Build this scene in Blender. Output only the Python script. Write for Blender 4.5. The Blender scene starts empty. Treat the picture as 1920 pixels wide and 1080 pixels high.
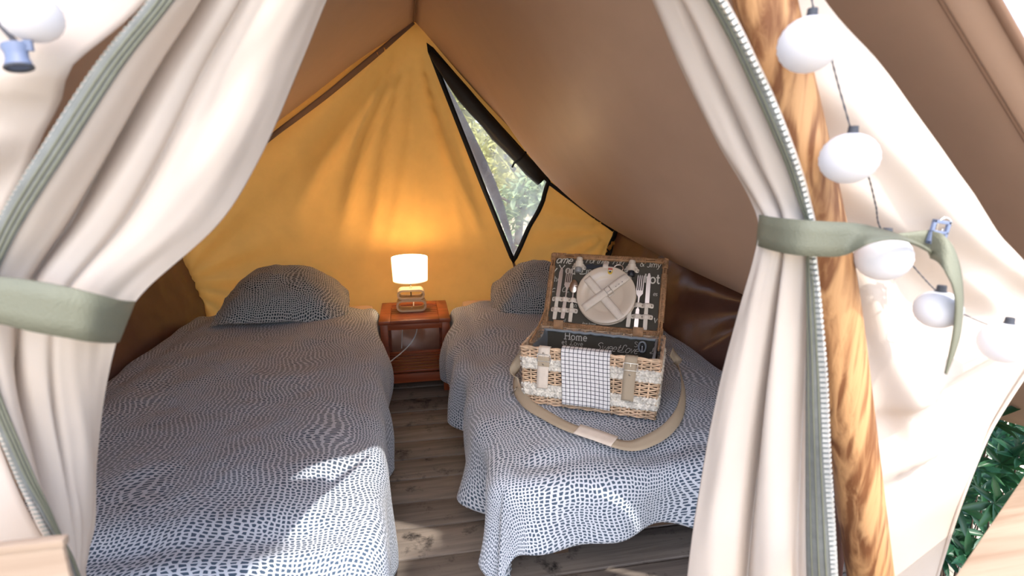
import bpy, bmesh, math, random
from mathutils import Vector, Matrix, noise
from mathutils.geometry import delaunay_2d_cdt
rnd = random.Random(7)
scn = bpy.context.scene
COL = scn.collection
R = math.radians

# ------------------------------------------------------------------ camera
cam = bpy.data.cameras.new('camera')
cam.sensor_width = 36; cam.lens = 18.75; cam.clip_start = 0.02; cam.clip_end = 300
cam.dof.use_dof = True; cam.dof.focus_distance = 2.1; cam.dof.aperture_fstop = 4.5
co = bpy.data.objects.new('camera', cam); COL.objects.link(co)
co.location = (0, 0, 1.25)
co.rotation_euler = (R(90 - 13.5), 0, R(-10.7))
scn.camera = co

# ------------------------------------------------------------------ sky, sun, exposure
W_ = bpy.data.worlds.new('sky'); scn.world = W_; W_.use_nodes = True
wn = W_.node_tree.nodes; wl = W_.node_tree.links
sky = wn.new('ShaderNodeTexSky'); sky.sky_type = 'NISHITA'
sky.sun_disc = False; sky.sun_elevation = R(54); sky.sun_rotation = R(188); sky.air_density = 1.0; sky.dust_density = 2.5
bg = wn['Background']; bg.inputs['Strength'].default_value = 0.42
wl.new(sky.outputs[0], bg.inputs['Color'])
sun = bpy.data.lights.new('sun', 'SUN'); sun.energy = 3.5; sun.angle = R(0.6); sun.color = (1, .95, .87)
so = bpy.data.objects.new('sun', sun); COL.objects.link(so)
SUN_DIR = Vector((-.12, .61, -1.0))
so.rotation_euler = SUN_DIR.to_track_quat('-Z', 'Y').to_euler(); so.location = (0.5, -4, 6)
vs = scn.view_settings
vs.view_transform = 'Standard'; vs.look = 'None'; vs.gamma = 1; vs.use_curve_mapping = False
vs.exposure = 0.5

# ------------------------------------------------------------------ helpers
class MB:
    def __init__(s): s.v = []; s.f = []; s.uv = []; s.huv = False
    def add(s, vs, fs, uvs=None):
        o = len(s.v); s.v += [Vector(p) for p in vs]
        s.f += [tuple(i + o for i in f) for f in fs]
        if uvs: s.huv = True; s.uv += uvs
        else: s.uv += [(0, 0)] * len(vs)
        return s
    def box(s, x0, x1, y0, y1, z0, z1, b=0.0):
        if b <= 0:
            c = [(x, y, z) for z in (z0, z1) for y in (y0, y1) for x in (x0, x1)]
            return s.add(c, [(0, 2, 3, 1), (4, 5, 7, 6), (0, 1, 5, 4), (2, 6, 7, 3), (0, 4, 6, 2), (1, 3, 7, 5)])
        bm = bmesh.new(); bmesh.ops.create_cube(bm, size=1)
        for v in bm.verts:
            v.co = Vector(((x0 + x1) / 2 + v.co.x * (x1 - x0), (y0 + y1) / 2 + v.co.y * (y1 - y0), (z0 + z1) / 2 + v.co.z * (z1 - z0)))
        bmesh.ops.bevel(bm, geom=bm.edges[:], offset=b, segments=2, affect='EDGES', profile=.6)
        bm.verts.index_update()
        s.add([v.co.copy() for v in bm.verts], [tuple(v.index for v in f.verts) for f in bm.faces]); bm.free(); return s
    def tube(s, pts, r, n=8, caps=True, closed=False):
        pts = [Vector(p) for p in pts]; m = len(pts); rs = r if isinstance(r, (list, tuple)) else [r] * m
        t0 = (pts[1] - pts[0]).normalized()
        a = t0.cross(Vector((0, 0, 1)));  a = a if a.length > .1 else t0.cross(Vector((1, 0, 0)))
        a.normalize(); vs = []; 
        for i, p in enumerate(pts):
            if closed: t = pts[(i + 1) % m] - pts[i - 1]
            else: t = pts[min(i + 1, m - 1)] - pts[max(i - 1, 0)]
            t.normalize(); a = (a - t * a.dot(t)); a.normalize(); b = t.cross(a)
            vs += [p + (a * math.cos(k * 2 * math.pi / n) + b * math.sin(k * 2 * math.pi / n)) * rs[i] for k in range(n)]
        fs = []
        for i in range(m if closed else m - 1):
            j = (i + 1) % m
            for k in range(n):
                fs.append((i * n + k, i * n + (k + 1) % n, j * n + (k + 1) % n, j * n + k))
        if caps and not closed: fs += [tuple(range(n))[::-1], tuple((m - 1) * n + k for k in range(n))]
        return s.add(vs, fs)
    def lathe(s, prof, c=(0, 0, 0), n=32, sx=1, sy=1):
        vs = []; fs = []; m = len(prof)
        for (r, z) in prof:
            vs += [(c[0] + r * sx * math.cos(2 * math.pi * k / n), c[1] + r * sy * math.sin(2 * math.pi * k / n), c[2] + z) for k in range(n)]
        for i in range(m - 1):
            for k in range(n):
                fs.append((i * n + k, i * n + (k + 1) % n, (i + 1) * n + (k + 1) % n, (i + 1) * n + k))
        return s.add(vs, fs)
    def grid(s, fn, nu, nv, uvf=None):
        vs = []; uv = []
        for j in range(nv + 1):
            for i in range(nu + 1):
                u, v = i / nu, j / nv; vs.append(fn(u, v)); uv.append(uvf(u, v) if uvf else (u, v))
        fs = [(j * (nu + 1) + i, j * (nu + 1) + i + 1, (j + 1) * (nu + 1) + i + 1, (j + 1) * (nu + 1) + i) for j in range(nv) for i in range(nu)]
        return s.add(vs, fs, uv)
    def pairs(s, A, B, sub=6, smooth=True):
        """a ribbon between two edge polylines, smoothed"""
        A = spline(A, sub); B = spline(B, sub); m = len(A)
        vs = [];  uv = []; L = 0
        for i in range(m):
            if i: L += (A[i] - A[i - 1]).length
            for k in range(4): vs.append(A[i].lerp(B[i], k / 3)); uv.append((L, k / 3 * (A[i] - B[i]).length))
        return s.add(vs, [(i * 4 + k, i * 4 + k + 1, i * 4 + k + 5, i * 4 + k + 4) for i in range(m - 1) for k in range(3)], uv)
    def prism(s, outline, z0, z1):
        n = len(outline)
        vs = [(x, y, z0) for x, y in outline] + [(x, y, z1) for x, y in outline]
        return s.add(vs, [tuple(range(n))[::-1], tuple(range(n, 2 * n))] + [(i, (i + 1) % n, n + (i + 1) % n, n + i) for i in range(n)])
    def ball(s, c, rx, ry=None, rz=None, n=16, m=10):
        ry = ry or rx; rz = rz or rx; vs = []; 
        for j in range(m + 1):
            a = math.pi * j / m
            vs += [(c[0] + rx * math.sin(a) * math.cos(2 * math.pi * k / n), c[1] + ry * math.sin(a) * math.sin(2 * math.pi * k / n), c[2] + rz * math.cos(a)) for k in range(n)]
        return s.add(vs, [(j * n + k, (j + 1) * n + k, (j + 1) * n + (k + 1) % n, j * n + (k + 1) % n) for j in range(m) for k in range(n)])
    def tf(s, M):
        s.v = [M @ v for v in s.v]; return s

def spline(P, sub=6):
    P = [Vector(p) for p in P]; out = []
    for i in range(len(P) - 1):
        p0 = P[max(i - 1, 0)]; p1 = P[i]; p2 = P[i + 1]; p3 = P[min(i + 2, len(P) - 1)]
        for k in range(sub):
            t = k / sub
            out.append(.5 * (2 * p1 + (p2 - p0) * t + (2 * p0 - 5 * p1 + 4 * p2 - p3) * t * t + (3 * p1 - p0 - 3 * p2 + p3) * t ** 3))
    out.append(P[-1]); return out
def splineat(P, t):
    n = len(P) - 1; x = min(max(t, 0), 1) * n; i = min(int(x), n - 1); t = x - i
    p0 = P[max(i - 1, 0)]; p1 = P[i]; p2 = P[i + 1]; p3 = P[min(i + 2, n)]
    return .5 * (2 * p1 + (p2 - p0) * t + (2 * p0 - 5 * p1 + 4 * p2 - p3) * t * t + (3 * p1 - p0 - 3 * p2 + p3) * t ** 3)
def smooth(a, b, x):
    t = min(max((x - a) / (b - a), 0), 1); return t * t * (3 - 2 * t)
def lerp(a, b, t): return a + (b - a) * t
def nz(x, y, z=0): return noise.noise(Vector((x, y, z)))

def wm(o):
    m = o.matrix_basis.copy()
    if o.parent: m = wm(o.parent) @ o.matrix_parent_inverse @ m
    return m
def obj(name, mb, mat, parent=None, world=False, flat=False, solid=0, label=None, auto=None):
    me = bpy.data.meshes.new(name)
    me.from_pydata([tuple(v) for v in mb.v], [], mb.f); 
    if mb.huv:
        ul = me.uv_layers.new(name='UVMap')
        for l in me.loops: ul.data[l.index].uv = mb.uv[l.vertex_index]
    bm = bmesh.new(); bm.from_mesh(me)
    if not mb.huv: bmesh.ops.recalc_face_normals(bm, faces=bm.faces)
    if auto:
        for f in bm.faces: f.smooth = True
        for e in bm.edges:
            if len(e.link_faces) == 2 and e.calc_face_angle(0) > R(auto): e.smooth = False
    bm.to_mesh(me); bm.free()
    if not auto:
        for p in me.polygons: p.use_smooth = not flat
    me.materials.append(mat)
    o = bpy.data.objects.new(name, me); COL.objects.link(o)
    if parent:
        o.parent = parent
        if world: o.matrix_parent_inverse = wm(parent).inverted()
    if solid:
        md = o.modifiers.new('thickness', 'SOLIDIFY'); md.thickness = solid; md.offset = 0
    if label: o['label'] = label
    return o
def thing(name, label, cat, loc=(0, 0, 0), rotz=0, group=None, M=None):
    o = bpy.data.objects.new(name, None); COL.objects.link(o); o.empty_display_size = .05
    if M is not None: o.matrix_basis = M
    else: o.location = loc; o.rotation_euler = (0, 0, rotz)
    o['label'] = label; o['category'] = cat
    if group: o['group'] = group
    return o
def tag(o, label, cat, group=None):
    o['label'] = label; o['category'] = cat
    if group: o['group'] = group
    return o
def struct(o): o['kind'] = 'structure'; return o
def stuff(o): o['kind'] = 'stuff'; return o
def dup(root, M):
    r = root.copy(); COL.objects.link(r); r.matrix_basis = M
    for ch in list(root.children):
        c = ch.copy(); COL.objects.link(c); c.parent = r
        for g in list(ch.children):
            d = g.copy(); COL.objects.link(d); d.parent = c
    return r

# ------------------------------------------------------------------ materials
class NT:
    def __init__(s, name):
        s.m = bpy.data.materials.new(name); s.m.use_nodes = True
        s.t = s.m.node_tree; s.p = s.t.nodes['Principled BSDF']; s.out = s.t.nodes['Material Output']
    def n(s, typ, **kw):
        nd = s.t.nodes.new(typ)
        for k, v in kw.items():
            if k.startswith('i_'): nd.inputs[k[2:].replace('_', ' ')].default_value = v
            else: setattr(nd, k, v)
        return nd
    def l(s, a, b): s.t.links.new(a, b)
    def coord(s, kind='Object', scale=(1, 1, 1), rand=0):
        tc = s.n('ShaderNodeTexCoord'); mp = s.n('ShaderNodeMapping'); mp.inputs['Scale'].default_value = scale
        s.l(tc.outputs[kind], mp.inputs['Vector'])
        if rand:
            oi = s.n('ShaderNodeObjectInfo'); ml = s.n('ShaderNodeMath', operation='MULTIPLY'); ml.inputs[1].default_value = rand
            s.l(oi.outputs['Random'], ml.inputs[0]); s.l(ml.outputs[0], mp.inputs['Location'])
        return mp.outputs[0]
    def noise(s, vec, scale=5, detail=4, rough=.55, dist=0):
        t = s.n('ShaderNodeTexNoise'); t.inputs['Scale'].default_value = scale; t.inputs['Detail'].default_value = detail
        t.inputs['Roughness'].default_value = rough; t.inputs['Distortion'].default_value = dist
        s.l(vec, t.inputs['Vector']); return t.outputs['Fac']
    def ramp(s, fac, stops):
        r = s.n('ShaderNodeValToRGB'); e = r.color_ramp.elements
        while len(e) < len(stops): e.new(.5)
        for k, (p, c) in enumerate(stops): e[k].position = p; e[k].color = (*c, 1) if len(c) == 3 else c
        s.l(fac, r.inputs[0]); return r.outputs[0]
    def bump(s, h, strength=.3, dist=.01):
        b = s.n('ShaderNodeBump'); b.inputs['Strength'].default_value = strength; b.inputs['Distance'].default_value = dist
        s.l(h, b.inputs['Height']); s.l(b.outputs[0], s.p.inputs['Normal']); return b
    def transl(s, col, fac):
        t = s.n('ShaderNodeBsdfTranslucent'); t.inputs['Color'].default_value = (*col, 1)
        m = s.n('ShaderNodeMixShader'); m.inputs[0].default_value = fac
        s.l(s.p.outputs[0], m.inputs[1]); s.l(t.outputs[0], m.inputs[2]); s.l(m.outputs[0], s.out.inputs[0]); return t
    def set(s, col=None, rough=.6, metal=0, spec=.5, sheen=0):
        if col: s.p.inputs['Base Color'].default_value = (*col, 1)
        s.p.inputs['Roughness'].default_value = rough; s.p.inputs['Metallic'].default_value = metal
        s.p.inputs['Specular IOR Level'].default_value = spec; s.p.inputs['Sheen Weight'].default_value = sheen; return s
def plain(name, col, rough=.6, metal=0, spec=.5, var=.12, scale=30, bump=.05):
    t = NT(name).set(col, rough, metal, spec); v = t.coord()
    f = t.noise(v, scale, 3)
    c = t.ramp(f, [(.3, tuple(x * (1 - var) for x in col)), (.7, tuple(min(1, x * (1 + var)) for x in col))])
    t.l(c, t.p.inputs['Base Color'])
    if bump: t.bump(f, bump, .004)
    return t.m
def cloth(name, col, transl=0, tcol=None, rough=.8, spec=.2, weave=900, var=.06, bump=.15, wr=0):
    t = NT(name).set(col, rough, 0, spec); v = t.coord()
    f = t.noise(v, 6, 5, .6)
    c = t.ramp(f, [(.3, tuple(x * (1 - var) for x in col)), (.7, tuple(min(1, x * (1 + var)) for x in col))])
    t.l(c, t.p.inputs['Base Color'])
    g = t.noise(v, weave, 2)
    if wr:
        g2 = t.noise(v, 9, 4, .5, .6); ad = t.n('ShaderNodeMath', operation='MULTIPLY_ADD'); ad.inputs[1].default_value = wr
        t.l(g2, ad.inputs[0]); t.l(g, ad.inputs[2]); g = ad.outputs[0]
    t.bump(g, bump, .002)
    if transl: t.transl(tcol or col, transl)
    return t.m
def wood(name, c0, c1, axis=0, rough=.55, sc=14, stretch=12, spec=.4, knots=False, bump=.25, stain=None):
    t = NT(name).set(c0, rough, 0, spec); s = [sc] * 3; s[axis] = sc / stretch
    v = t.coord('Object', tuple(s), rand=37)
    f = t.noise(v, 1.6, 6, .62, 1.1 if knots else .5)
    if knots:
        w = t.n('ShaderNodeMath', operation='MULTIPLY'); w.inputs[1].default_value = 26; t.l(t.noise(v, .55, 2, .45, .9), w.inputs[0])
        sn = t.n('ShaderNodeMath', operation='SINE'); t.l(w.outputs[0], sn.inputs[0])
        mm = t.n('ShaderNodeMath', operation='MULTIPLY_ADD'); mm.inputs[1].default_value = .17; t.l(sn.outputs[0], mm.inputs[0]); t.l(f, mm.inputs[2]); f = mm.outputs[0]
    c = t.ramp(f, [(.3, c1), (.62, c0)])
    if stain:
        v2 = t.coord('Object', (1, 1, 1), rand=53); g = t.noise(v2, 9, 5, .7)
        mx = t.n('ShaderNodeMix', data_type='RGBA'); st = t.ramp(g, [(.3, (1, 1, 1)), (.44, (0, 0, 0))])
        t.l(st, mx.inputs[0]); t.l(c, mx.inputs[6]); mx.inputs[7].default_value = (*stain, 1); c = mx.outputs[2]
        oi = t.n('ShaderNodeObjectInfo'); hv = t.n('ShaderNodeHueSaturation'); mr = t.n('ShaderNodeMapRange')
        mr.inputs[3].default_value = .75; mr.inputs[4].default_value = 1.2
        t.l(oi.outputs['Random'], mr.inputs[0]); t.l(mr.outputs[0], hv.inputs['Value']); t.l(c, hv.inputs['Color']); c = hv.outputs[0]
    t.l(c, t.p.inputs['Base Color']); t.bump(f, bump, .004); return t.m

M = {}
M['ochre'] = cloth('ochre_canvas', (.75, .375, .095), .30, (.84, .45, .12), .85, .1, weave=700, var=.08, bump=.25)
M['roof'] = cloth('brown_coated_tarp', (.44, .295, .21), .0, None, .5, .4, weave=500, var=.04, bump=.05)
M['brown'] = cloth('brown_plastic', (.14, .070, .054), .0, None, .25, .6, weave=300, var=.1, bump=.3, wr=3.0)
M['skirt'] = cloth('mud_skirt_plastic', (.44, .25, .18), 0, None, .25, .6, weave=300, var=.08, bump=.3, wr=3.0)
M['cream'] = cloth('cream_canvas', (.69, .612, .54), .22, (.74, .61, .50), .75, .2, weave=800, var=.03, bump=.12)
M['olive'] = cloth('olive_webbing', (.175, .18, .13), .0, None, .6, .35, weave=400, var=.08, bump=.5)
M['seam'] = cloth('brown_tape', (.20, .12, .08), 0, None, .7)
M['black'] = cloth('black_edging', (.008, .009, .012), 0, None, .6, .3)
M['navy'] = cloth('dark_rolled_flap', (.018, .02, .025), 0, None, .5, .3, wr=1)
M['greyflap'] = cloth('grey_flap', (.33, .31, .34), .1, None, .8)
M['zip_tape'] = plain('zip_tape', (.165, .172, .16), .6, var=.15, scale=60)
M['zip_teeth'] = plain('zip_teeth', (.62, .63, .60), .35, .3)
M['zip_shaded'] = plain('zip_teeth_shaded', (.30, .31, .28), .45, .1)  # left zip: same teeth, with its shade put into the colour
M['pole'] = wood('honey_pole', (.54, .30, .135), (.20, .08, .03), 2, .5, 40, 15, .35, True, .5)
M['rail'] = wood('pale_rail', (.40, .30, .22), (.27, .185, .125), 0, .6, 22, 16)
M['plank'] = wood('weathered_plank', (.26, .215, .18), (.13, .105, .088), 0, .7, 20, 14, .3, False, .4, (.025, .02, .018))
M['teak'] = wood('teak', (.29, .062, .018), (.14, .025, .010), 0, .34, 16, 12, .5)
M['darkwood'] = wood('dark_bed_wood', (.07, .04, .025), (.03, .018, .012), 0, .6)
M['peach'] = cloth('peach_sheet', (.78, .60, .46), 0, None, .8)
M['bamboo'] = wood('pale_lamp_wood', (.56, .41, .27), (.44, .30, .18), 0, .4, 20, 10)
M['chrome'] = plain('chrome', (.7, .7, .7), .18, 1, var=.02, bump=0)
M['steel'] = plain('steel', (.72, .64, .57), .34, 1, var=.02, bump=0)
M['brass'] = plain('antique_metal', (.45, .40, .34), .3, 1, var=.05, bump=0)
M['white_plastic'] = plain('white_plastic', (.80, .80, .78), .4, var=.02)
M['bluebuckle'] = plain('blue_grey_plastic', (.16, .20, .31), .4, var=.05)
M['willow'] = plain('pale_willow', (.74, .54, .37), .55, var=.3, scale=35, bump=.2)
M['willow_dark'] = plain('brown_willow', (.40, .22, .11), .55, var=.35, scale=40, bump=.2)
M['seagrass'] = plain('seagrass', (.74, .70, .63), .7, var=.35, scale=70, bump=.5)
M['lining'] = cloth('printed_lining', (.085, .075, .06), 0, None, .85, .1)
M['lining_grey'] = cloth('grey_lining', (.30, .33, .36), 0, None, .35, .5, wr=2, bump=.3)
M['print'] = plain('cream_print', (.66, .62, .54), .8, var=.05)
M['leather'] = plain('cream_leather', (.76, .67, .58), .55, var=.05, scale=60)
M['canvas_strap'] = cloth('beige_strap', (.45, .37, .275), 0, None, .75)
M['plate'] = plain('cream_ceramic', (.68, .57, .46), .22, var=.01, bump=0)
M['handle'] = plain('cream_handle', (.72, .64, .54), .4, var=.03)
M['darkthing'] = plain('dark_handle', (.012, .016, .026), .4)
M['red'] = plain('badge_red', (.55, .07, .04), .5); M['yellow'] = plain('badge_yellow', (.75, .50, .05), .5)
M['white_paper'] = NT('paper_globe').set((.86, .85, .84), .7).m
t = NT('paper_lantern').set((.80, .80, .83), .7); t.transl((.8, .8, .82), .25); M['paper'] = t.m
M['cord'] = plain('dark_cord', (.05, .055, .07), .6)
M['soil'] = plain('soil', (.10, .075, .05), .9, var=.4, scale=8)
M['sand'] = plain('dry_ground', (.52, .44, .33), .95, var=.3, scale=3, bump=.3)
M['bark'] = plain('bark', (.10, .07, .05), .9, var=.4, scale=20, bump=.5)
def leafmat(name, c0, c1, tr):
    t = NT(name).set(c0, .35, 0, .5); oi = t.n('ShaderNodeObjectInfo'); v = t.coord()
    f = t.noise(v, 7, 3); ad = t.n('ShaderNodeMath', operation='MULTIPLY_ADD'); ad.inputs[1].default_value = .45
    t.l(oi.outputs['Random'], ad.inputs[0]); t.l(f, ad.inputs[2])
    c = t.ramp(ad.outputs[0], [(.35, c0), (.95, c1)]); t.l(c, t.p.inputs['Base Color'])
    tt = t.transl(c1, tr); return t.m
M['leaf'] = leafmat('glossy_leaf', (.009, .055, .04), (.04, .145, .045), .2)
M['leaf_far'] = leafmat('sunny_leaf', (.34, .40, .12), (.66, .64, .26), .45)
M['leaf_far2'] = leafmat('cool_leaf', (.20, .31, .18), (.42, .50, .28), .4)
# clear plastic of the back window: see-through with a milky film
t = NT('window_plastic'); tr = t.n('ShaderNodeBsdfTransparent'); gl = t.n('ShaderNodeBsdfGlossy'); gl.inputs['Roughness'].default_value = .15
df = t.n('ShaderNodeBsdfTranslucent'); df.inputs[0].default_value = (.92, .93, .95, 1)
v = t.coord(); f = t.noise(v, 5, 4); fr = t.ramp(f, [(.35, (.18,) * 3), (.75, (.48,) * 3)])
m1 = t.n('ShaderNodeMixShader'); t.l(fr, m1.inputs[0]); t.l(tr.outputs[0], m1.inputs[1]); t.l(df.outputs[0], m1.inputs[2])
m2 = t.n('ShaderNodeMixShader'); m2.inputs[0].default_value = .05; t.l(m1.outputs[0], m2.inputs[1]); t.l(gl.outputs[0], m2.inputs[2]); t.l(m2.outputs[0], t.out.inputs[0])
M['pane'] = t.m
# lamp shade
t = NT('lamp_shade').set((.9, .86, .8), .8); t.transl((1, .86, .66), .55)
t.p.inputs['Emission Color'].default_value = (1, .86, .68, 1); t.p.inputs['Emission Strength'].default_value = .8
M['shade'] = t.m
t = NT('bulb').set((1, .9, .8), .5); t.p.inputs['Emission Color'].default_value = (1, .72, .42, 1); t.p.inputs['Emission Strength'].default_value = 3; M['bulb'] = t.m
# duvet print: small slate dabs in flowing rows on pale blue-white
def dabs(name, base, dab, sc=92):
    t = NT(name).set(base, .85, 0, .15, .2)
    tc = t.n('ShaderNodeTexCoord'); n1 = t.n('ShaderNodeTexNoise'); n1.inputs['Scale'].default_value = 3.4; n1.inputs['Detail'].default_value = 1
    t.l(tc.outputs['UV'], n1.inputs['Vector'])
    sb = t.n('ShaderNodeVectorMath', operation='SUBTRACT'); sb.inputs[1].default_value = (.5, .5, .5); t.l(n1.outputs['Color'], sb.inputs[0])
    ma = t.n('ShaderNodeVectorMath', operation='MULTIPLY_ADD'); ma.inputs[1].default_value = (.17, .17, 0)
    t.l(sb.outputs[0], ma.inputs[0]); t.l(tc.outputs['UV'], ma.inputs[2])
    mp = t.n('ShaderNodeMapping'); mp.inputs['Scale'].default_value = (sc * .90, sc * 1.14, 0); t.l(ma.outputs[0], mp.inputs[0])
    vo = t.n('ShaderNodeTexVoronoi', feature='DISTANCE_TO_EDGE', voronoi_dimensions='2D'); vo.inputs['Scale'].default_value = 1; vo.inputs['Randomness'].default_value = .48
    t.l(mp.outputs[0], vo.inputs['Vector'])
    r = t.ramp(vo.outputs['Distance'], [(.165, base), (.215, dab)]); t.l(r, t.p.inputs['Base Color'])
    g = t.noise(tc.outputs['UV'], 14, 4, .5, .4); t.bump(g, .25, .012)
    return t.m
M['duvet'] = dabs('dab_print', (.58, .62, .70), (.06, .092, .14))
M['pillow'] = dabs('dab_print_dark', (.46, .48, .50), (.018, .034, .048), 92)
# checked towel
t = NT('checked_cotton').set((.8, .8, .82), .85, 0, .1)
tc = t.n('ShaderNodeTexCoord'); sp = t.n('ShaderNodeSeparateXYZ'); t.l(tc.outputs['UV'], sp.inputs[0]); fs = []
for ax in (0, 1):
    a = t.n('ShaderNodeMath', operation='MULTIPLY'); a.inputs[1].default_value = 1 / .0135; t.l(sp.outputs[ax], a.inputs[0])
    b = t.n('ShaderNodeMath', operation='FRACT'); t.l(a.outputs[0], b.inputs[0])
    c = t.n('ShaderNodeMath', operation='LESS_THAN'); c.inputs[1].default_value = .14; t.l(b.outputs[0], c.inputs[0]); fs.append(c.outputs[0])
ad = t.n('ShaderNodeMath', operation='ADD', use_clamp=True); t.l(fs[0], ad.inputs[0]); t.l(fs[1], ad.inputs[1])
mx = t.n('ShaderNodeMix', data_type='RGBA'); mx.inputs[6].default_value = (.80, .79, .80, 1); mx.inputs[7].default_value = (.02, .025, .04, 1)
t.l(ad.outputs[0], mx.inputs[0]); t.l(mx.outputs[2], t.p.inputs['Base Color']); M['towel'] = t.m
# ================================================================== STRUCTURE
# ---- floor: deck planks, each a part of the floor
mb = MB()
for x in (-1.2, -.4, .4, 1.2): mb.box(x - .03, x + .03, -.7, 3.5, -.17, -.031)
floor = struct(obj('floor', mb, M['darkwood'], flat=True))
pm = None
for k in range(28):
    y0 = 1.5008 + .1512 * (k - 15)
    if pm is None:
        bx = MB().box(-1.55, 1.55, .0035, .147, -.03, 0, .008); p0 = obj('plank', bx, M['plank'], floor, auto=40); pm = p0.data; p0.location = (0, y0, 0)
    else:
        p = bpy.data.objects.new('plank', pm); COL.objects.link(p); p.parent = floor; p.location = (rnd.uniform(-.02, .02), y0, rnd.uniform(-.0015, .0015))
# ---- ground outside
mb = MB(); mb.grid(lambda u, v: ((u - .5) * 60, (v - .35) * 60, -.22 + .06 * nz(u * 40, v * 40) + (.02 * max(0, (v - .35) * 60 - 4))), 60, 60)
ground = struct(obj('ground', mb, M['sand']))

# ---- roof tarp
YF, YB = .54, 3.36
def roof(side, s, t):
    y = lerp(YF, YB, t); rz = lerp(1.885, 2.01, t)
    if side > 0: ex, ez, sag = lerp(1.40, 1.335, t), lerp(.63, .79, t), .145 * smooth(.06, .36, t) * (1 - .68 * smooth(.70, .97, t))
    else: ex, ez, sag = lerp(-1.27, -1.40, t), lerp(.63, 1.01, t), .012 * smooth(.08, .3, t)
    x = lerp(.067, ex, s); z = lerp(rz, ez, s)
    if s < 1: 
        b = sag * math.sin(math.pi * s ** 1.35) * (1 - .25 * math.sin(math.pi * t) * (1 if side < 0 else -1))
        x -= side * b * .55; z -= b * .8
        q = .010 * nz(s * 3 + 7 * side, t * 4, 3) * smooth(0, .1, s) * (1 - smooth(.85, 1, s)) * smooth(.02, .2, t); z += q; x += q * side
    z += .085 * (1 - smooth(.04, .24, t))
    return Vector((x, y, z))
mb = MB()
mb.grid(lambda u, v: roof(1, u * 1.07, v), 44, 50); mb.grid(lambda u, v: roof(-1, u * 1.07, v), 44, 50)
ceil = struct(obj('ceiling', mb, M['roof'], solid=.003))
# hem seam along the front edge, on both slopes, and the ridge seam
for sd in (1, -1):
    h = MB(); pts = [roof(sd, s / 20 * 1.07, .018) + Vector((-sd * .003, 0, -.004)) for s in range(21)]
    h.tube(pts, .0022, 6); obj('hem_seam', h, M['seam'], ceil)
    h = MB(); pts = [roof(sd, s / 20 * 1.07, 0) for s in range(21)]; h.tube(pts, .006, 6); obj('edge_piping', h, M['seam'], ceil)
h = MB(); h.tube([roof(1, 0, k / 20) + Vector((0, 0, -.004)) for k in range(21)], .005, 6); obj('ridge_seam', h, M['seam'], ceil)
h = MB(); h.grid(lambda u, v: roof(1, lerp(.30, .42, u) + .35 * v, lerp(.03, .09, v)) + Vector((-.004, 0, -.004)), 8, 8)

# ---- back wall of ochre canvas, folds fanning from its peak
AP = Vector((.067, 2.0))
FOLDS = [(-60, .045, 4.0), (-50, .030, 3), (-41, .024, 3), (-32, .046, 2.4), (-24, .040, 2.2), (-17, .030, 1.9), (-9, .022, 1.8), (-3, .012, 1.6), (9, .020, 1.7), (14, .034, 1.7), (20, -.012, 3), (37, .016, 4)]
def wally(x, z):
    dx, dz = x - AP.x, AP.y - z; r = math.hypot(dx, dz); a = math.degrees(math.atan2(dx, max(dz, 1e-4))) if r > 1e-3 else 0
    d = 0
    for (ai, am, w) in FOLDS:
        aa = a + 3.0 * math.sin(r * 2.2 + ai)
        d -= am * math.exp(-((aa - ai) / w) ** 2) * smooth(.04, .4, r) * (1 - smooth(.95, 1.45, r))
    # creases pulled from the low corners
    for (cx, cz, sgn) in ((-1.34, .55, 1), (1.31, .80, -1)):
        ex, ez = (x - cx) * sgn, z - cz; rr = math.hypot(ex, ez)
        if rr < 1.1:
            th = math.atan2(ez, ex); d += .016 * math.sin(th * 15 + 2 * rr) * smooth(.0, .12, rr) * (1 - smooth(.3, 1.0, rr))
    d += .014 * nz(x * 2.3, z * 2.3, 5) + .006 * nz(x * 8, z * 5, 9)
    return 3.3 + d
def wp(x, z, off=0): return Vector((x, wally(x, z) - off, z))
TB = (3.3 - YF) / (YB - YF)
def dens(loop, step, closed=True):
    out = []
    n = len(loop)
    for i in range(n if closed else n - 1):
        a = Vector(loop[i]); b = Vector(loop[(i + 1) % n]); m = max(1, int((b - a).length / step))
        out += [a.lerp(b, k / m) for k in range(m)]
    if not closed: out.append(Vector(loop[-1]))
    return out
edge = []
for k in range(15): p = roof(1, k / 14, TB); edge.append((p.x + .012, p.z + .012))
edge += [(1.335, .70), (1.28, .42), (1.23, .22), (-1.23, .22), (-1.30, .40), (-1.38, .70)]
for k in range(14, 0, -1): p = roof(-1, k / 14, TB); edge.append((p.x - .012, p.z + .012))
WIN = [(0.1364, 3.3, 1.8832), (0.478, 3.3, 1.5124), (0.8511, 3.3, 1.12), (0.8218, 3.3, 1.0048), (0.7337, 3.3, 0.8387), (0.6305, 3.3, 0.619), (0.4247, 3.3, 1.139), (0.2578, 3.3, 1.5688)]
WIN = [(p[0], p[2]) for p in WIN]
outer = dens(edge, .03); hole = dens(WIN, .02)
def inside(p, L):
    c = False; n = len(L)
    for i in range(n):
        a, b = L[i], L[i - 1]
        if (a[1] > p[1]) != (b[1] > p[1]) and p[0] < (b[0] - a[0]) * (p[1] - a[1]) / (b[1] - a[1]) + a[0]: c = not c
    return c
pts = list(outer) + list(hole)
for j in range(70):
    for i in range(108):
        p = Vector((-1.42 + i * .026 + (.013 if j % 2 else 0), .22 + j * .026))
        if inside(p, outer) and not inside(p, hole) and min((p - q).length for q in outer + hole) > .012: pts.append(p)
no, nh = len(outer), len(hole)
eds = [(i, (i + 1) % no) for i in range(no)] + [(no + i, no + (i + 1) % nh) for i in range(nh)]
vo, eo, fo, *_ = delaunay_2d_cdt(pts, eds, [], 0, 1e-5)
mb = MB(); tri = []
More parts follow.
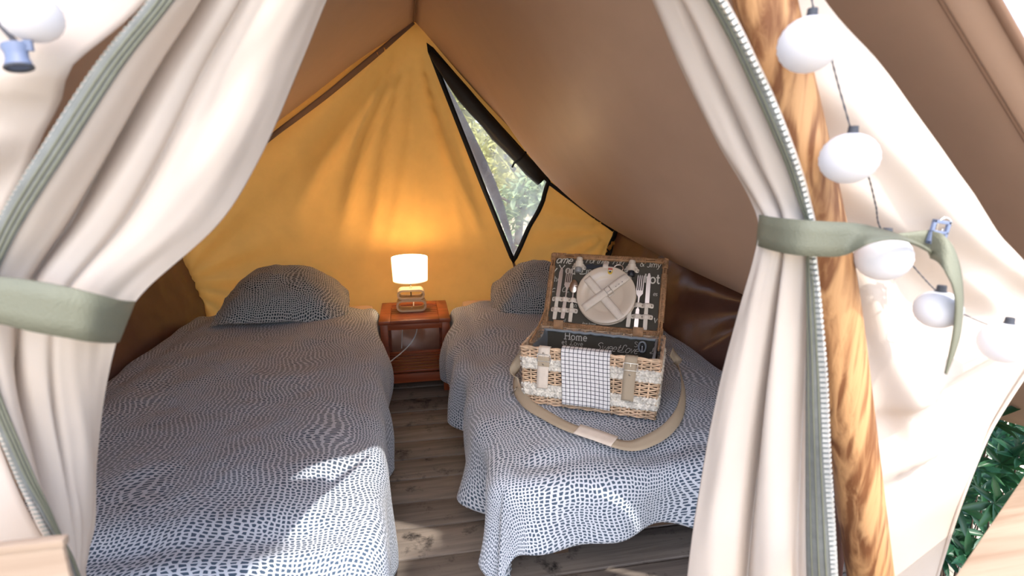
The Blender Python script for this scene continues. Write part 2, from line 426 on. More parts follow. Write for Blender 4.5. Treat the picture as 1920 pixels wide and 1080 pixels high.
for f in fo:
    c = sum((vo[i] for i in f), Vector((0, 0))) / len(f)
    if inside(c, outer) and not inside(c, hole): tri.append(tuple(f))
mb.add([wp(v.x, v.y) for v in vo], tri)
wback = struct(obj('wall_back', mb, M['ochre']))
def ribbon2d(path, w, off, mat, name, parent):
    """a tape lying on the back wall along a path in (x,z)"""
    A, B = [], []
    pts_ = [Vector((q.x, q.y)) for q in spline([(q[0], q[1], 0) for q in path], 10)]
    for i, p in enumerate(pts_):
        t_ = (pts_[min(i + 1, len(pts_) - 1)] - pts_[max(i - 1, 0)]).normalized(); n_ = Vector((-t_.y, t_.x)) * w / 2
        A.append(wp(*(p + n_), off)); B.append(wp(*(p - n_), off))
    m = MB().pairs(A, B, 1); return obj(name, m, mat, parent, solid=.002)
lt = [(0.0608, 3.3, 1.9996), (-0.1682, 3.3, 1.8084), (-0.473, 3.3, 1.5699), (-0.8915, 3.3, 1.2614), (-1.292, 3.3, 0.9593)]
ribbon2d([(p[0], p[2]) for p in lt], .026, .004, M['seam'], 'seam_tape', wback)
rt = [(0.8512, 3.3, 1.1134), (1.0754, 3.3, 0.9575), (1.2988, 3.3, 0.8015)]
ribbon2d([(p[0], p[2]) for p in rt], .022, .006, M['black'], 'edge_binding', wback)
ribbon2d([(-1.372, .93), (-1.31, .70), (-1.232, .40)], .03, .006, M['black'], 'corner_binding', wback)
ribbon2d([(1.315, .80), (1.272, .66), (1.24, .5)], .03, .006, M['black'], 'corner_binding', wback)
ribbon2d([(0.6305, 0.619), (0.6657, 0.4951)], .016, .004, M['seam'], 'window_tie', wback)
# brown mud skirt below the canvas
mb = MB()
def skirt(u, v):
    x = lerp(-1.2, 1.2, u); z = lerp(.25, -.01, v)
    return Vector((x, 3.29 + .012 * nz(x * 14, z * 9, 2) + .02 * nz(x * 5, z * 6, 8) - .02 * v, z))
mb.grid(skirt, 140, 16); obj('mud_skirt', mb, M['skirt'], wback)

# ---- triangular window in the back wall
win = None
A, B = [], []; hl = dens(WIN, .03); n = len(hl); cen = sum(hl, Vector((0, 0))) / n
mbw = MB(); ring = []
for i in range(n):
    t_ = (hl[(i + 1) % n] - hl[i - 1]).normalized(); nn = Vector((-t_.y, t_.x))
    a = hl[i] + nn * .014; b = hl[i] - nn * .014; A.append(wp(*a, .007)); B.append(wp(*b, .007))
mbw.add(A + B, [(i, (i + 1) % n, n + (i + 1) % n, n + i) for i in range(n)])
win = struct(obj('window_1', mbw, M['black'], solid=.005))
mb = MB().add([Vector((p.x, wally(p.x, p.y) + .012, p.y)) for p in hl], [tuple(range(n))])
obj('window_pane', mb, M['pane'], win, flat=True)
a, b = Vector((0.1457, 3.27, 1.8415)), Vector((0.8058, 3.27, 1.1279))
roll = [a.lerp(b, k / 10) + Vector((-.012, 0, -.012)) * math.sin(math.pi * k / 10) for k in range(11)]
mb = MB().tube(roll, [.012 + .032 * smooth(0, .25, k / 10) + .004 * math.sin(k * 2.3) for k in range(11)], 12)
rf = obj('rolled_flap', mb, M['navy'], win)
mb = MB(); c = roll[8]; dirn = (b - a).normalized(); s1 = dirn.cross(Vector((0, 1, 0))); 
mb.tube([c + (s1 * math.cos(q) + Vector((0, 1, 0)) * math.sin(q)) * .048 for q in [k * math.pi / 8 for k in range(16)]], .006, 6, closed=True)
mb.tube([c - s1 * .05, c - s1 * .075 + dirn * .01], .006, 6)
obj('flap_tie', mb, M['black'], rf)
mb = MB().pairs([(0.1397, 3.34, 1.8539), (0.3208, 3.34, 1.4214), (0.512, 3.34, 0.9896), (0.6381, 3.34, 0.6638)], [(0.1754, 3.36, 1.8008), (0.3938, 3.36, 1.4075), (0.5596, 3.36, 1.0373), (0.656, 3.36, 0.6774)], 5)
obj('flap_edge', mb, M['greyflap'], win, solid=.004)

# ---- side walls of brown plastic
def sidewall(name, sd, y0, y1):
    def fn(u, v):
        y = lerp(y0, y1, u); t_ = (y - YF) / (YB - YF); e = roof(sd, 1.0, min(t_, 1))
        xb = 1.20 * sd; w = min(v * 1.6, 1); x = lerp(e.x, xb, w ** .8); z = lerp(e.z + .01, -.02, v)
        # folds drawn in to a gathering point under the eave
        ex, ez = y - 1.72, e.z - z; rr = math.hypot(ex, ez); th = math.atan2(ez, ex)
        d = .024 * math.sin(th * 11 + .6 * math.sin(th * 5)) * smooth(.03, .25, rr) * (1 - smooth(.45, .95, rr)) + .010 * nz(y * 5, z * 4, sd) + .004 * nz(y * 15, z * 13, sd)
        return Vector((x - sd * d, y, z))
    m = MB().grid(fn, 110, 40); return struct(obj(name, m, M['brown'], solid=.002))
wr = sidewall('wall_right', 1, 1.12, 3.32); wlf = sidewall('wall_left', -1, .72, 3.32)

# ---- front panels, cream canvas
def panel(name, rows, y, folds, ripple, nu=70, nv=90):
    Ls = [Vector(r[0]) for r in rows]; Rs = [Vector(r[1]) for r in rows]
    def fn(u, v):
        p = splineat(Ls, v).lerp(splineat(Rs, v), u); d = 0
        for (a, b, am, w) in folds:
            ax, az, bx_, bz = a[0], a[2], b[0], b[2]; ll = math.hypot(bx_ - ax, bz - az); tx, tz = (bx_ - ax) / ll, (bz - az) / ll
            s_ = (p.x - ax) * tx + (p.z - az) * tz; q = (p.x - ax) * -tz + (p.z - az) * tx
            e = smooth(-.06, .05, s_) * (1 - smooth(ll - .05, ll + .06, s_))
            d += 1.7 * am * e * (math.exp(-(q / w) ** 2) if q > 0 else math.exp(-(q / (w * .35)) ** 2))
        d += ripple * nz(p.x * 5, p.z * 3.2, 4) + ripple * .4 * nz(p.x * 12, p.z * 7, 6)
        return Vector((p.x, p.y - d, p.z))
    m = MB().grid(fn, nu, nv); return struct(obj(name, m, M['cream'], solid=.002))
rows = [((0.3627, 0.62, 1.5475), (0.3788, 0.62, 1.5488)), ((0.423, 0.62, 1.4326), (0.4908, 0.61, 1.4333)), ((0.4558, 0.62, 1.3451), (0.5809, 0.61, 1.347)), ((0.4915, 0.62, 1.2499), (0.683, 0.61, 1.2499)),
        ((0.5282, 0.62, 1.1604), (0.7819, 0.61, 1.1556)), ((0.5577, 0.62, 1.0864), (0.876, 0.61, 1.0711)), ((0.5813, 0.62, 1.0238), (0.9556, 0.61, 1.0008)), ((0.6012, 0.62, 0.9665), (0.9491, 0.62, 0.9411)), ((0.6216, 0.62, 0.898), (0.9131, 0.62, 0.8717)),
        ((0.6415, 0.62, 0.835), (0.8888, 0.62, 0.8089)), ((0.6758, 0.62, 0.7202), (0.8674, 0.62, 0.6946)), ((0.7202, 0.62, 0.5841), (0.8528, 0.62, 0.5621)), ((0.85, 0.62, 0.1607), (0.8132, 0.62, 0.1704))]
FR = [((0.6751, 0.62, 0.9061), (0.9082, 0.62, 1.0216), .020, .06), ((0.699, 0.62, 0.7786), (0.7749, 0.62, 0.8374), .010, .04), ((0.4778, 0.62, 1.3457), (0.7254, 0.62, 1.1482), .022, .07), ((0.5296, 0.62, 1.2297), (0.8126, 0.62, 1.0514), .020, .06),
      ((0.7254, 0.62, 1.1482), (0.9077, 0.62, 1.0592), .014, .04), ((0.5946, 0.62, 1.1074), (0.723, 0.62, 0.8535), .016, .05), ((0.7342, 0.62, 0.7977), (0.851, 0.62, 0.8953), .010, .05)]
wfr = panel('wall_front', rows, .62, FR, .012)
hs = [(0.506, 0.603, 1.3682), (0.595, 0.6, 1.2697), (0.6914, 0.596, 1.1595), (0.7395, 0.596, 1.1202), (0.7869, 0.6, 1.0927)]
obj('stitched_seam', MB().tube(spline(hs, 5), .0011, 5), M['cord'], wfr)
he = [(0.9445, 0.617, 0.9426), (0.9087, 0.617, 0.8736), (0.8845, 0.617, 0.811), (0.8632, 0.617, 0.6973), (0.8486, 0.617, 0.5654), (0.8339, 0.617, 0.4473)]
obj('bottom_hem', MB().tube(spline(he, 5), .0028, 6), M['cream'], wfr)
rows = [((-0.5028, 0.6, 1.5403), (-0.1003, 0.6, 1.584)), ((-0.5995, 0.6, 1.4346), (-0.1674, 0.6, 1.4656)), ((-0.6375, 0.6, 1.3751), (-0.2365, 0.6, 1.3949)), ((-0.6742, 0.6, 1.3218), (-0.2921, 0.6, 1.3328)), ((-0.7108, 0.6, 1.25), (-0.3542, 0.6, 1.25)), ((-0.7416, 0.6, 1.1973), (-0.3937, 0.6, 1.1897)),
        ((-0.7691, 0.6, 1.114), (-0.4373, 0.6, 1.0952)), ((-0.8017, 0.6, 1.0149), (-0.4419, 0.6, 0.9793)), ((-0.8368, 0.6, 0.9083), (-0.4179, 0.6, 0.8471)), ((-0.8631, 0.6, 0.8286), (-0.3868, 0.6, 0.7418)), ((-0.9125, 0.6, 0.6533), (-0.388, 0.6, 0.515))]
FL = [((-0.395, 0.6, 1.3023), (-0.2846, 0.6, 1.3377), .02, .05), ((-0.4215, 0.6, 1.2354), (-0.3523, 0.6, 1.2793), .018, .04)]
wfl = panel('wall_front.001', rows, .60, FL, .014, 50, 60)
# ================================================================== CURTAINS, POLES, STRAPS
def curtain(name, rows, pleats, label, zip_u, tape, nu=90, nv=150):
    """rows: (left, right, pleat depth) from top to bottom; pleats: (centre u, width, sign, drift)"""
    Ls = [Vector(r[0]) for r in rows]; Rs = [Vector(r[1]) for r in rows]; Am = [Vector((r[2], 0, 0)) for r in rows]
    def fn(u, v, off=0):
        a, b = splineat(Ls, v), splineat(Rs, v); am = splineat(Am, v).x; p = a.lerp(b, u)
        d = 0
        for (c, w, s, dr) in pleats:
            q = (u - c - dr * (v - .5) - .02 * math.sin(v * 9 + c * 20)) / w
            d += s * math.exp(-q * q)
        across = (b - a).normalized(); nrm = across.cross(Vector((0, 0, 1))).normalized()
        if nrm.dot(Vector((-p.x, -p.y, 0))) < 0: nrm = -nrm
        d = d * am + .007 * nz(u * 3, v * 4, 11) + .002 * nz(u * 9, v * 12, 13)
        return p + nrm * (d + off)
    m = MB().grid(lambda u, v: fn(u, v), nu, nv)
    root = thing(name, label, 'curtain', tuple(Rs[-1]) if zip_u > .5 else tuple(Ls[-1]))
    obj('canvas_flap', m, M['cream'], root, True, solid=.002)
    # zip: striped tape and metal teeth along the free edge
    sg = 1 if zip_u > .5 else -1
    u0, u1 = zip_u, zip_u - sg * tape
    N = 110
    A = [fn(u0, k / N, .003) for k in range(N + 1)]; B = [fn(u1, k / N, .003) for k in range(N + 1)]
    zt = obj('zip_tape', MB().grid(lambda a_, b_: fn(lerp(u0, u1, a_), b_, .004), 8, N), M['zip_tape'], root, True, solid=.0015)
    mb = MB()
    for f in (.30, .55, .8): mb.tube([fn(lerp(u0, u1, f), k / N, .0055) for k in range(N + 1)], .0011, 5)
    stuff(obj('zip_stitching', mb, M['olive'], zt, True))
    mb = MB(); path = spline(A, 8); acc = 0
    for i in range(1, len(path)):
        acc += (path[i] - path[i - 1]).length
        if acc > (.0066 if zip_u > .5 else .0050):
            acc = 0; t_ = (path[i] - path[i - 1]).normalized(); side = (A[min(i // 8, N)] - B[min(i // 8, N)]).normalized(); nn = t_.cross(side).normalized()
            Mx = Matrix((( *(side),), (*(t_),), (*nn,))).transposed().to_4x4(); Mx.translation = path[i]
            mb.v and None
            kz = 1 if zip_u > .5 else .7; q = MB().box(-.005 * kz, .0035 * kz, -.0021 * kz, .0021 * kz, .001, .0055).tf(Mx); mb.add(q.v, q.f)
    stuff(obj('zip_teeth', mb, M['zip_teeth'] if zip_u > .5 else M['zip_shaded'], root, True, flat=True))
    return root, fn
rows = [((0.2422, 0.72, 1.5922), (0.2481, 0.58, 1.5301), .015), ((0.3252, 0.71, 1.4513), (0.3435, 0.57, 1.4156), .026), ((0.3671, 0.7, 1.3669), (0.3915, 0.565, 1.3471), .030), ((0.4141, 0.68, 1.2709), (0.4372, 0.56, 1.2677), .028),
        ((0.4456, 0.65, 1.2014), (0.4661, 0.56, 1.204), .020), ((0.4425, 0.62, 1.1658), (0.4729, 0.555, 1.1698), .012), ((0.4432, 0.62, 1.1272), (0.4805, 0.555, 1.1341), .014), ((0.4487, 0.65, 1.0302), (0.5015, 0.555, 1.0556), .024),
        ((0.4425, 0.67, 0.899), (0.5203, 0.55, 0.9481), .030), ((0.4357, 0.68, 0.758), (0.54, 0.545, 0.8324), .032), ((0.4259, 0.68, 0.5803), (0.5669, 0.54, 0.6801), .032), ((0.4219, 0.68, 0.2151), (0.6369, 0.54, 0.3505), .0300)]
cr, cfn = curtain('door_curtain', rows, [(.22, .17, .8, -.06), (.46, .04, -1.1, -.05), (.60, .13, .6, -.05), (.80, .035, -.5, -.06), (.92, .09, .3, 0)],
        'right cream canvas door curtain with zip edge, gathered against the wooden pole', 1.0, .17)
rows = [((-0.1432, 0.58, 1.5052), (0.0034, 0.72, 1.6035), .012), ((-0.191, 0.575, 1.4378), (-0.0479, 0.72, 1.5087), .022), ((-0.2255, 0.57, 1.3876), (-0.0911, 0.72, 1.4333), .03), ((-0.2751, 0.565, 1.328), (-0.1281, 0.71, 1.3513), .0315), ((-0.3306, 0.56, 1.25), (-0.1747, 0.69, 1.253), .038), ((-0.3678, 0.56, 1.1937), (-0.2154, 0.66, 1.182), .032),
        ((-0.3916, 0.56, 1.1454), (-0.2821, 0.62, 1.1163), .02), ((-0.4019, 0.56, 1.1155), (-0.3049, 0.61, 1.0818), .014), ((-0.4081, 0.56, 1.0847), (-0.3248, 0.62, 1.0496), .016), ((-0.4146, 0.56, 1.0201), (-0.3692, 0.65, 0.9663), .026), ((-0.4088, 0.56, 0.9504), (-0.3928, 0.66, 0.8864), .026), ((-0.3947, 0.56, 0.8905), (-0.4052, 0.66, 0.8179), .018), ((-0.387, 0.565, 0.8468), (-0.4161, 0.66, 0.7734), .010), ((-0.3827, 0.57, 0.8117), (-0.4183, 0.65, 0.7472), .004), ((-0.383, 0.58, 0.7676), (-0.4067, 0.64, 0.7149), .002)]
cl, cfl = curtain('door_curtain.001', rows, [(.12, .13, .7, .0), (.30, .032, -1.0, .06), (.40, .10, .25, .06), (.50, .03, -.35, .05), (.72, .24, .8, .0)],
        'left cream canvas door curtain with shade-darkened zip edge, gathered by a wide band', 0.0, .085)
# ---- round wooden poles beside the zips
def pole(name, pts, r, label):
    root = thing(name, label, 'pole', pts[-1])
    m = MB(); P_ = spline(pts, 10); n = 28; vs = []
    ax = (P_[-1] - P_[0]).normalized(); e1 = ax.cross(Vector((0, 1, 0))).normalized(); e2 = ax.cross(e1)
    for i, p in enumerate(P_):
        rr = r * (1 + .05 * nz(i * .13, r * 40))
        for k in range(n):
            th = 2 * math.pi * k / n; q = rr * (1 + .07 * nz(math.cos(th) * 2 + 5, math.sin(th) * 2, i * .09))
            vs.append(p + (e1 * math.cos(th) + e2 * math.sin(th)) * q)
    m.add(vs, [(i * n + k, i * n + (k + 1) % n, (i + 1) * n + (k + 1) % n, (i + 1) * n + k) for i in range(len(P_) - 1) for k in range(n)] + [tuple(range(n)), tuple((len(P_) - 1) * n + k for k in range(n))])
    obj('shaft', m, M['pole'], root, True)
    m = MB()
    m.tube([Vector(pts[-1]) + Vector((0, 0, .0)), Vector(pts[-1]) + Vector((0, 0, .012))], r * 1.25, 20); obj('foot', m, M['darkwood'], root, True, auto=40)
    return root
pole('tent_pole', [(0.3659, 0.605, 1.5463), (0.4053, 0.602, 1.427), (0.4756, 0.6, 1.2499), (0.552, 0.598, 1.0548), (0.6881, 0.595, 0.6115), (.88, .60, 0)], .033, 'honey-coloured knotty round wooden pole behind the right curtain zip')
pole('tent_pole.001', [(-0.1511, 0.715, 1.6015), (-0.2454, 0.715, 1.4244), (-0.3112, 0.715, 1.3269), (-0.3756, 0.715, 1.2319), (-0.4436, 0.715, 1.1271), (-.80, .715, 0)], .031, 'wooden pole mostly hidden behind the left curtain zip')
# ---- tie-back straps with buckles
st = thing('tieback_strap', 'olive webbing strap twisted round right curtain and wooden pole, tail hanging loose', 'strap', (0.4599, 0.53, 1.164))
A = [(0.5337, 0.72, 1.1655), (0.4493, 0.63, 1.1799), (0.4334, 0.575, 1.1824), (0.4375, 0.54, 1.1835), (0.4571, 0.526, 1.1828), (0.49, 0.52, 1.1809), (0.5197, 0.517, 1.1746), (0.5606, 0.522, 1.1637), (0.6126, 0.532, 1.1448), (0.6376, 0.545, 1.1326)]
B = [(0.5344, 0.72, 1.1167), (0.4502, 0.63, 1.1396), (0.4343, 0.575, 1.142), (0.4363, 0.54, 1.1427), (0.4564, 0.526, 1.1426), (0.4818, 0.518, 1.1444), (0.4855, 0.49, 1.1625), (0.5253, 0.495, 1.1648), (0.5875, 0.52, 1.1514), (0.6295, 0.542, 1.1327)]
obj('webbing_band', MB().pairs(A, B, 8), M['olive'], st, True, solid=.0022)
A = [(0.5606, 0.56, 1.1605), (0.5947, 0.556, 1.1621), (0.6226, 0.55, 1.1655), (0.6368, 0.548, 1.1655)]; B = [(0.5749, 0.56, 1.1455), (0.6051, 0.556, 1.1492), (0.6307, 0.55, 1.1387), (0.6414, 0.548, 1.1306)]
obj('webbing_return', MB().pairs(A, B, 8), M['olive'], st, True, solid=.0022)
A = [(0.6232, 0.54, 1.1655), (0.6215, 0.526, 1.1635), (0.6265, 0.516, 1.1508), (0.6338, 0.508, 1.1246), (0.6424, 0.505, 1.0892), (0.6527, 0.508, 1.0475), (0.6531, 0.51, 1.0192), (0.6496, 0.512, 0.9891)]
B = [(0.6242, 0.538, 1.1329), (0.6158, 0.52, 1.1313), (0.6108, 0.506, 1.1226), (0.6128, 0.496, 1.1089), (0.6188, 0.493, 1.087), (0.6298, 0.498, 1.0521), (0.6382, 0.504, 1.0225), (0.6464, 0.511, 0.9912)]
obj('webbing_tail', MB().pairs(A, B, 8), M['olive'], st, True, solid=.0022)
def frame_buckle(parent, c, ux, uy, w, h, mat):
    ux, uy = Vector(ux).normalized(), Vector(uy).normalized(); nn = ux.cross(uy); Mx = Matrix((ux, uy, nn)).transposed().to_4x4(); Mx.translation = Vector(c)
    m = MB(); t_ = w * .16
    for q in ((-w / 2, -w / 2 + t_, -h / 2, h / 2), (w / 2 - t_, w / 2, -h / 2, h / 2), (-w / 2, w / 2, -h / 2, -h / 2 + t_), (-w / 2, w / 2, h / 2 - t_, h / 2), (-w / 2, w / 2, -t_ * .3, t_ * .5)):
        b_ = MB().box(q[0], q[1], q[2], q[3], -.002, .002, .0008); m.add(b_.v, b_.f)
    return obj('buckle', m.tf(Mx), mat, parent, True, auto=40)
frame_buckle(st, (0.6371, 0.545, 1.1632), (1, 0, -.15), (.15, 0, 1), .026, .030, M['bluebuckle'])
m = MB(); c = Vector((0.6639, 0.58, 1.1691)); m.tube([c + Vector((math.cos(k * .4) * .008, -.02 + .01 * k / 15, math.sin(k * .4) * .010)) for k in range(16)], .0014, 6); obj('wire_ring', m, M['chrome'], st, True)
st = thing('tieback_strap.001', 'wide olive webbing strap wrapped round the left curtain', 'strap', (-0.2934, 0.52, 1.116))
A = [(-0.4249, 0.54, 1.1511), (-0.3739, 0.524, 1.1538), (-0.3466, 0.518, 1.1531), (-0.3211, 0.514, 1.1496), (-0.298, 0.514, 1.1435), (-0.2804, 0.525, 1.1332), (-0.2783, 0.56, 1.1181), (-0.2889, 0.605, 1.1058), (-0.3311, 0.68, 1.0902)]
B = [(-0.4346, 0.54, 1.1071), (-0.3825, 0.524, 1.112), (-0.3547, 0.518, 1.1117), (-0.3293, 0.514, 1.1046), (-0.3059, 0.514, 1.0978), (-0.292, 0.525, 1.0886), (-0.2956, 0.56, 1.0757), (-0.3105, 0.605, 1.0629), (-0.3521, 0.68, 1.0453)]
obj('webbing_band', MB().pairs(A, B, 8), M['olive'], st, True, solid=.0024)
# blue-grey plastic cord clip on the left front panel
bk = thing('plastic_clip', 'small blue-grey plastic clip hanging before the left front canvas', 'clip', (-0.3028, 0.52, 1.3291))
c = Vector((-0.3079, 0.53, 1.3402)); d = (Vector((-0.305, 0.525, 1.3218)) - c)
m = MB(); n = 20; ax = d.normalized(); e1 = ax.cross(Vector((0, 1, 0))).normalized(); e2 = ax.cross(e1)
prof = [(.58 * r_, f_) for r_, f_ in [(0, .0), (.017, 0), (.0175, .12), (.0145, .35), (.0145, .6), (.018, .92), (.018, 1.0), (.0155, 1.0), (.013, .6), (0, .55)]]
vs = []
for (r_, f) in prof: vs += [c + d * f + (e1 * math.cos(2 * math.pi * k / n) + e2 * math.sin(2 * math.pi * k / n) * .7) * r_ for k in range(n)]
m.add(vs, [(i * n + k, i * n + (k + 1) % n, (i + 1) * n + (k + 1) % n, (i + 1) * n + k) for i in range(len(prof) - 1) for k in range(n)])
body = obj('clip_body', m, M['bluebuckle'], bk, True, auto=40)
m = MB(); m.tube([c + d * .97 + (e1 * math.cos(2 * math.pi * k / n) + e2 * math.sin(2 * math.pi * k / n) * .7) * .0098 for k in range(n)], .0013, 6, closed=True); obj('dark_rim', m, M['cord'], bk, True)
m = MB(); m.box(-.005, .005, -.003, .003, -.004, .01, .001); m.v = [v * .6 + c + e1 * .010 + d * .2 for v in m.v]; obj('clip_tab', m, M['bluebuckle'], bk, True, flat=True)
m = MB(); m.tube([c + d * .05, c - d * .3 + Vector((-.01, .02, 0)), c - d * .9 + Vector((-.05, .05, .03))], .0025, 6); obj('clip_cord', m, M['cord'], bk, True)
# ---- strings of paper globe lights
def globe(parent, c, r, k):
    c = Vector(c); m = MB(); n, mm = 28, 24; vs = []
    for j in range(mm + 1):
        a = math.pi * j / mm; rr = r * math.sin(a) * (1 + .012 * math.cos(j * math.pi))
        vs += [c + Vector((rr * math.cos(2 * math.pi * q / n), rr * math.sin(2 * math.pi * q / n), r * .92 * math.cos(a))) for q in range(n)]
    m.add(vs, [(j * n + q, (j + 1) * n + q, (j + 1) * n + (q + 1) % n, j * n + (q + 1) % n) for j in range(mm) for q in range(n)])
    g = obj('paper_globe', m, M['paper'], parent, True)
    s_ = MB().lathe([(0, .007), (.005, .007), (.0055, 0), (.009, -.002), (.009, -.006), (0, -.007)], tuple(c + Vector((0, 0, r * .92))), 14); obj('socket', s_, M['cord'], g, True, auto=40)
sl = thing('string_lights', 'string of white paper globe lights on dark cord over right front canvas', 'lights', (0.4891, 0.54, 1.2523))
GL = [((0.4136, 0.53, 1.3663), .0300), ((0.4815, 0.53, 1.2517), .0300), ((0.5731, 0.555, 1.133), .0315), ((0.6394, 0.53, 1.0692), .0255), ((0.7555, 0.53, 1.0182), .0290)]
for k, (c, r_) in enumerate(GL): globe(sl, c, r_, k)
cp = spline([(0.4241, 0.58, 1.5004), (0.446, 0.575, 1.422), (0.4504, 0.565, 1.395), (0.4611, 0.56, 1.3727), (0.4795, 0.558, 1.3317), (0.4948, 0.545, 1.2781), (0.5282, 0.565, 1.25), (0.5386, 0.56, 1.2314), (0.5703, 0.575, 1.195), (0.594, 0.585, 1.1632), (0.6354, 0.58, 1.1243), (0.6507, 0.56, 1.0974), (0.6572, 0.545, 1.0838), (0.7251, 0.57, 1.0498), (0.7584, 0.55, 1.0337), (0.7651, 0.54, 1.0379), (0.8956, 0.58, 1.0081)], 14)
m = MB().tube(cp, .0007, 6)
for s_ in (0, math.pi): 
    m.tube([p + Vector((math.cos(i * 1.1 + s_), math.sin(i * 1.1 + s_), 0)) * .0007 for i, p in enumerate(cp)], .0005, 5)
obj('twisted_cord', m, M['cord'], sl, True)
sl = thing('string_lights.001', 'overexposed ribbed paper globe light at the top left corner', 'lights', (-0.2867, 0.52, 1.3562))
globe(sl, (-0.2977, 0.54, 1.3643), .022, 1)
obj('twisted_cord', MB().tube(spline([(-0.3803, 0.56, 1.3532), (-0.3402, 0.56, 1.363), (-0.3, 0.55, 1.3843), (-0.2803, 0.55, 1.4036), (-0.2434, 0.58, 1.4807)], 8), .0014, 6), M['cord'], sl, True)

# ================================================================== BEDS
def bed(name, label, x0, x1, y0, y1):
    b = thing(name, label, 'bed', ((x0 + x1) / 2, (y0 + y1) / 2, 0))
    for (x, y) in ((x0 + .16, y0 + .16), (x1 - .16, y0 + .16), (x0 + .16, y1 - .06), (x1 - .16, y1 - .06)):
        obj('leg', MB().box(x - .025, x + .025, y - .025, y + .025, 0, .2, .003), M['darkwood'], b, True, auto=40)
    m = MB()
    for q in ((x0, x0 + .03, y0, y1), (x1 - .03, x1, y0, y1), (x0 + .03, x1 - .03, y0, y0 + .03), (x0 + .03, x1 - .03, y1 - .03, y1)): m.box(*q, .17, .25, 0)
    fr = obj('bed_frame', m, M['darkwood'], b, True, flat=True)
    ms = None
    for k in range(11):
        y = lerp(y0 + .08, y1 - .14, k / 10)
        obj('bed_slat', MB().box(x0 + .03, x1 - .03, y, y + .07, .235, .25), M['darkwood'], fr, True, flat=True)
    mt = obj('mattress', MB().box(x0 + .005, x1 - .005, y0 + .005, y1 - .005, .25, .415, .035), M['peach'], b, True, auto=50)
    return b
bed('bed', 'left single bed with peach sheeted mattress below spotted duvet', -1.09, -.235, 1.08, 3.18)
bed('bed.001', 'right single bed with peach sheeted mattress on dark frame', .275, 1.13, 1.30, 3.18)
def duvet(name, label, xl, xr, y0, y1, zt, dl, dr, df, r, seed, wave, bulge=0, group=None):
    Wm = xr(y1) - xl(y1); Ly = y1 - y0
    def over(q):
        if q <= 0: return 0, 0
        if q < r * math.pi / 2: a = q / r; return r * math.sin(a), r * (1 - math.cos(a))
        return r, r + q - r * math.pi / 2
    NU, NV = 130, 190
    def fn(u, v):
        a = lerp(-dl, Wm + dr, u); b = lerp(-df, Ly, v)
        y = y0 + max(b, 0); ia = min(max(a, 0), Wm); x = lerp(xl(y), xr(y), ia / Wm)
        ox = a if a < 0 else (a - Wm if a > Wm else 0); oy = b if b < 0 else 0
        q = math.hypot(ox, oy); h, dz = over(q)
        if q > 0: dx, dy = ox / q, oy / q
        else: dx = dy = 0
        # hanging folds
        s_ = (y * 1.0 if abs(dx) > abs(dy) else x) + math.atan2(abs(dy), abs(dx) + 1e-6) * .15
        fold = wave * (dz / .3) * (math.sin(s_ * 13 + seed + 1.5 * nz(s_ * 3, seed)) + .6 * math.sin(s_ * 24 + seed * 2.7) + 1.6 * nz(s_ * 4, seed, dz * 3))
        h += fold + bulge * abs(dx) * math.sin(min(dz / .36, 1) * math.pi) * smooth(1.85, 2.4, y) * (1 - smooth(2.52, 2.76, y)) + .10 * dz * (abs(dx * dy) * 2)
        top = 1 - smooth(0, r, q)
        e = min(ia, Wm - ia) if dl < .2 else min(ia, Wm - ia)
        z = zt - dz + top * (.018 * nz(a * 3, b * 2.2, seed) + .009 * nz(a * 8, b * 6, seed + 3) + .004 * nz(a * 19, b * 13, seed + 5) - .02 * math.exp(-(min(e, b if b > 0 else 0) / .05) ** 2))
        # pulled creases near the hem edges
        z += (1 - top) * .010 * nz(a * 7, b * 7, seed + 8)
        return Vector((x + dx * h, y + dy * h, z))
    m = MB().grid(fn, NU, NV, lambda u, v: (lerp(-dl, Wm + dr, u), lerp(-df, Ly, v)))
    o = obj(name, m, M['duvet'], solid=.012); tag(o, label, 'duvet', group); return o
duvet('duvet', 'slate dabbed duvet spread over left bed, sunlit on its corner', lambda y: -1.105, lambda y: lerp(-.175, -.285, smooth(1.1, 2.9, y)), 1.10, 3.03, .445, .16, .42, .36, .08, 2.0, .018, .055)
duvet('duvet.001', 'slate dabbed duvet under picnic basket, corner hanging off right bed', lambda y: .262 + .018 * smooth(2.5, 2.75, y), lambda y: 1.145, 1.275, 2.95, .445, .35, .10, .26, .085, 5.3, .036, .045)
def pillow(name, label, Mx, w, d, h, seed):
    n = 44; vs = []; fs = []; uv = []
    def prof(u, v): return max(0, (1 - abs(u) ** 2.2)) ** .8 * max(0, (1 - abs(v) ** 2.3)) ** .65
    m = MB()
    for sg in (1, -1):
        def fn(a, b):
            u, v = a * 2 - 1, b * 2 - 1; f = .075 # flange
            uu, vv = u * (1 + f), v * (1 + f); p_ = prof(min(max(uu, -1), 1), min(max(vv, -1), 1))
            pin = 1 - .06 * (1 - abs(v)) * 0 - .05 * (abs(u) ** 3) * (1 - abs(v) ** 2) ; pin2 = 1 - .07 * (abs(v) ** 3) * (1 - abs(u) ** 2)
            z = sg * h * p_ * (1 if sg > 0 else .55) + .006 * nz(u * 2.5, v * 2.5, seed) * 2 + .026 * nz(u * 1.3, v * 1.3, seed + 4) + .006 * nz(u * 7, v * 5, seed) - .035 * (abs(u) ** 3) + .010 * nz(u * 3.2, v * 2.6, seed + 9) + sg * .0015
            return Vector((u * w / 2 * pin * (1 - (.13 if v > 0 else .0) * v * v), v * d / 2 * pin2 * (1 - (.20 if v > 0 else .05) * u * u), z - .05 * u * u * max(0, v)))
        m.grid(fn, n, n, lambda a, b: (a * w, b * d + (0 if sg > 0 else 3)))
    o = obj(name, m, M['pillow']); o.matrix_basis = Mx; tag(o, label, 'pillow'); return o
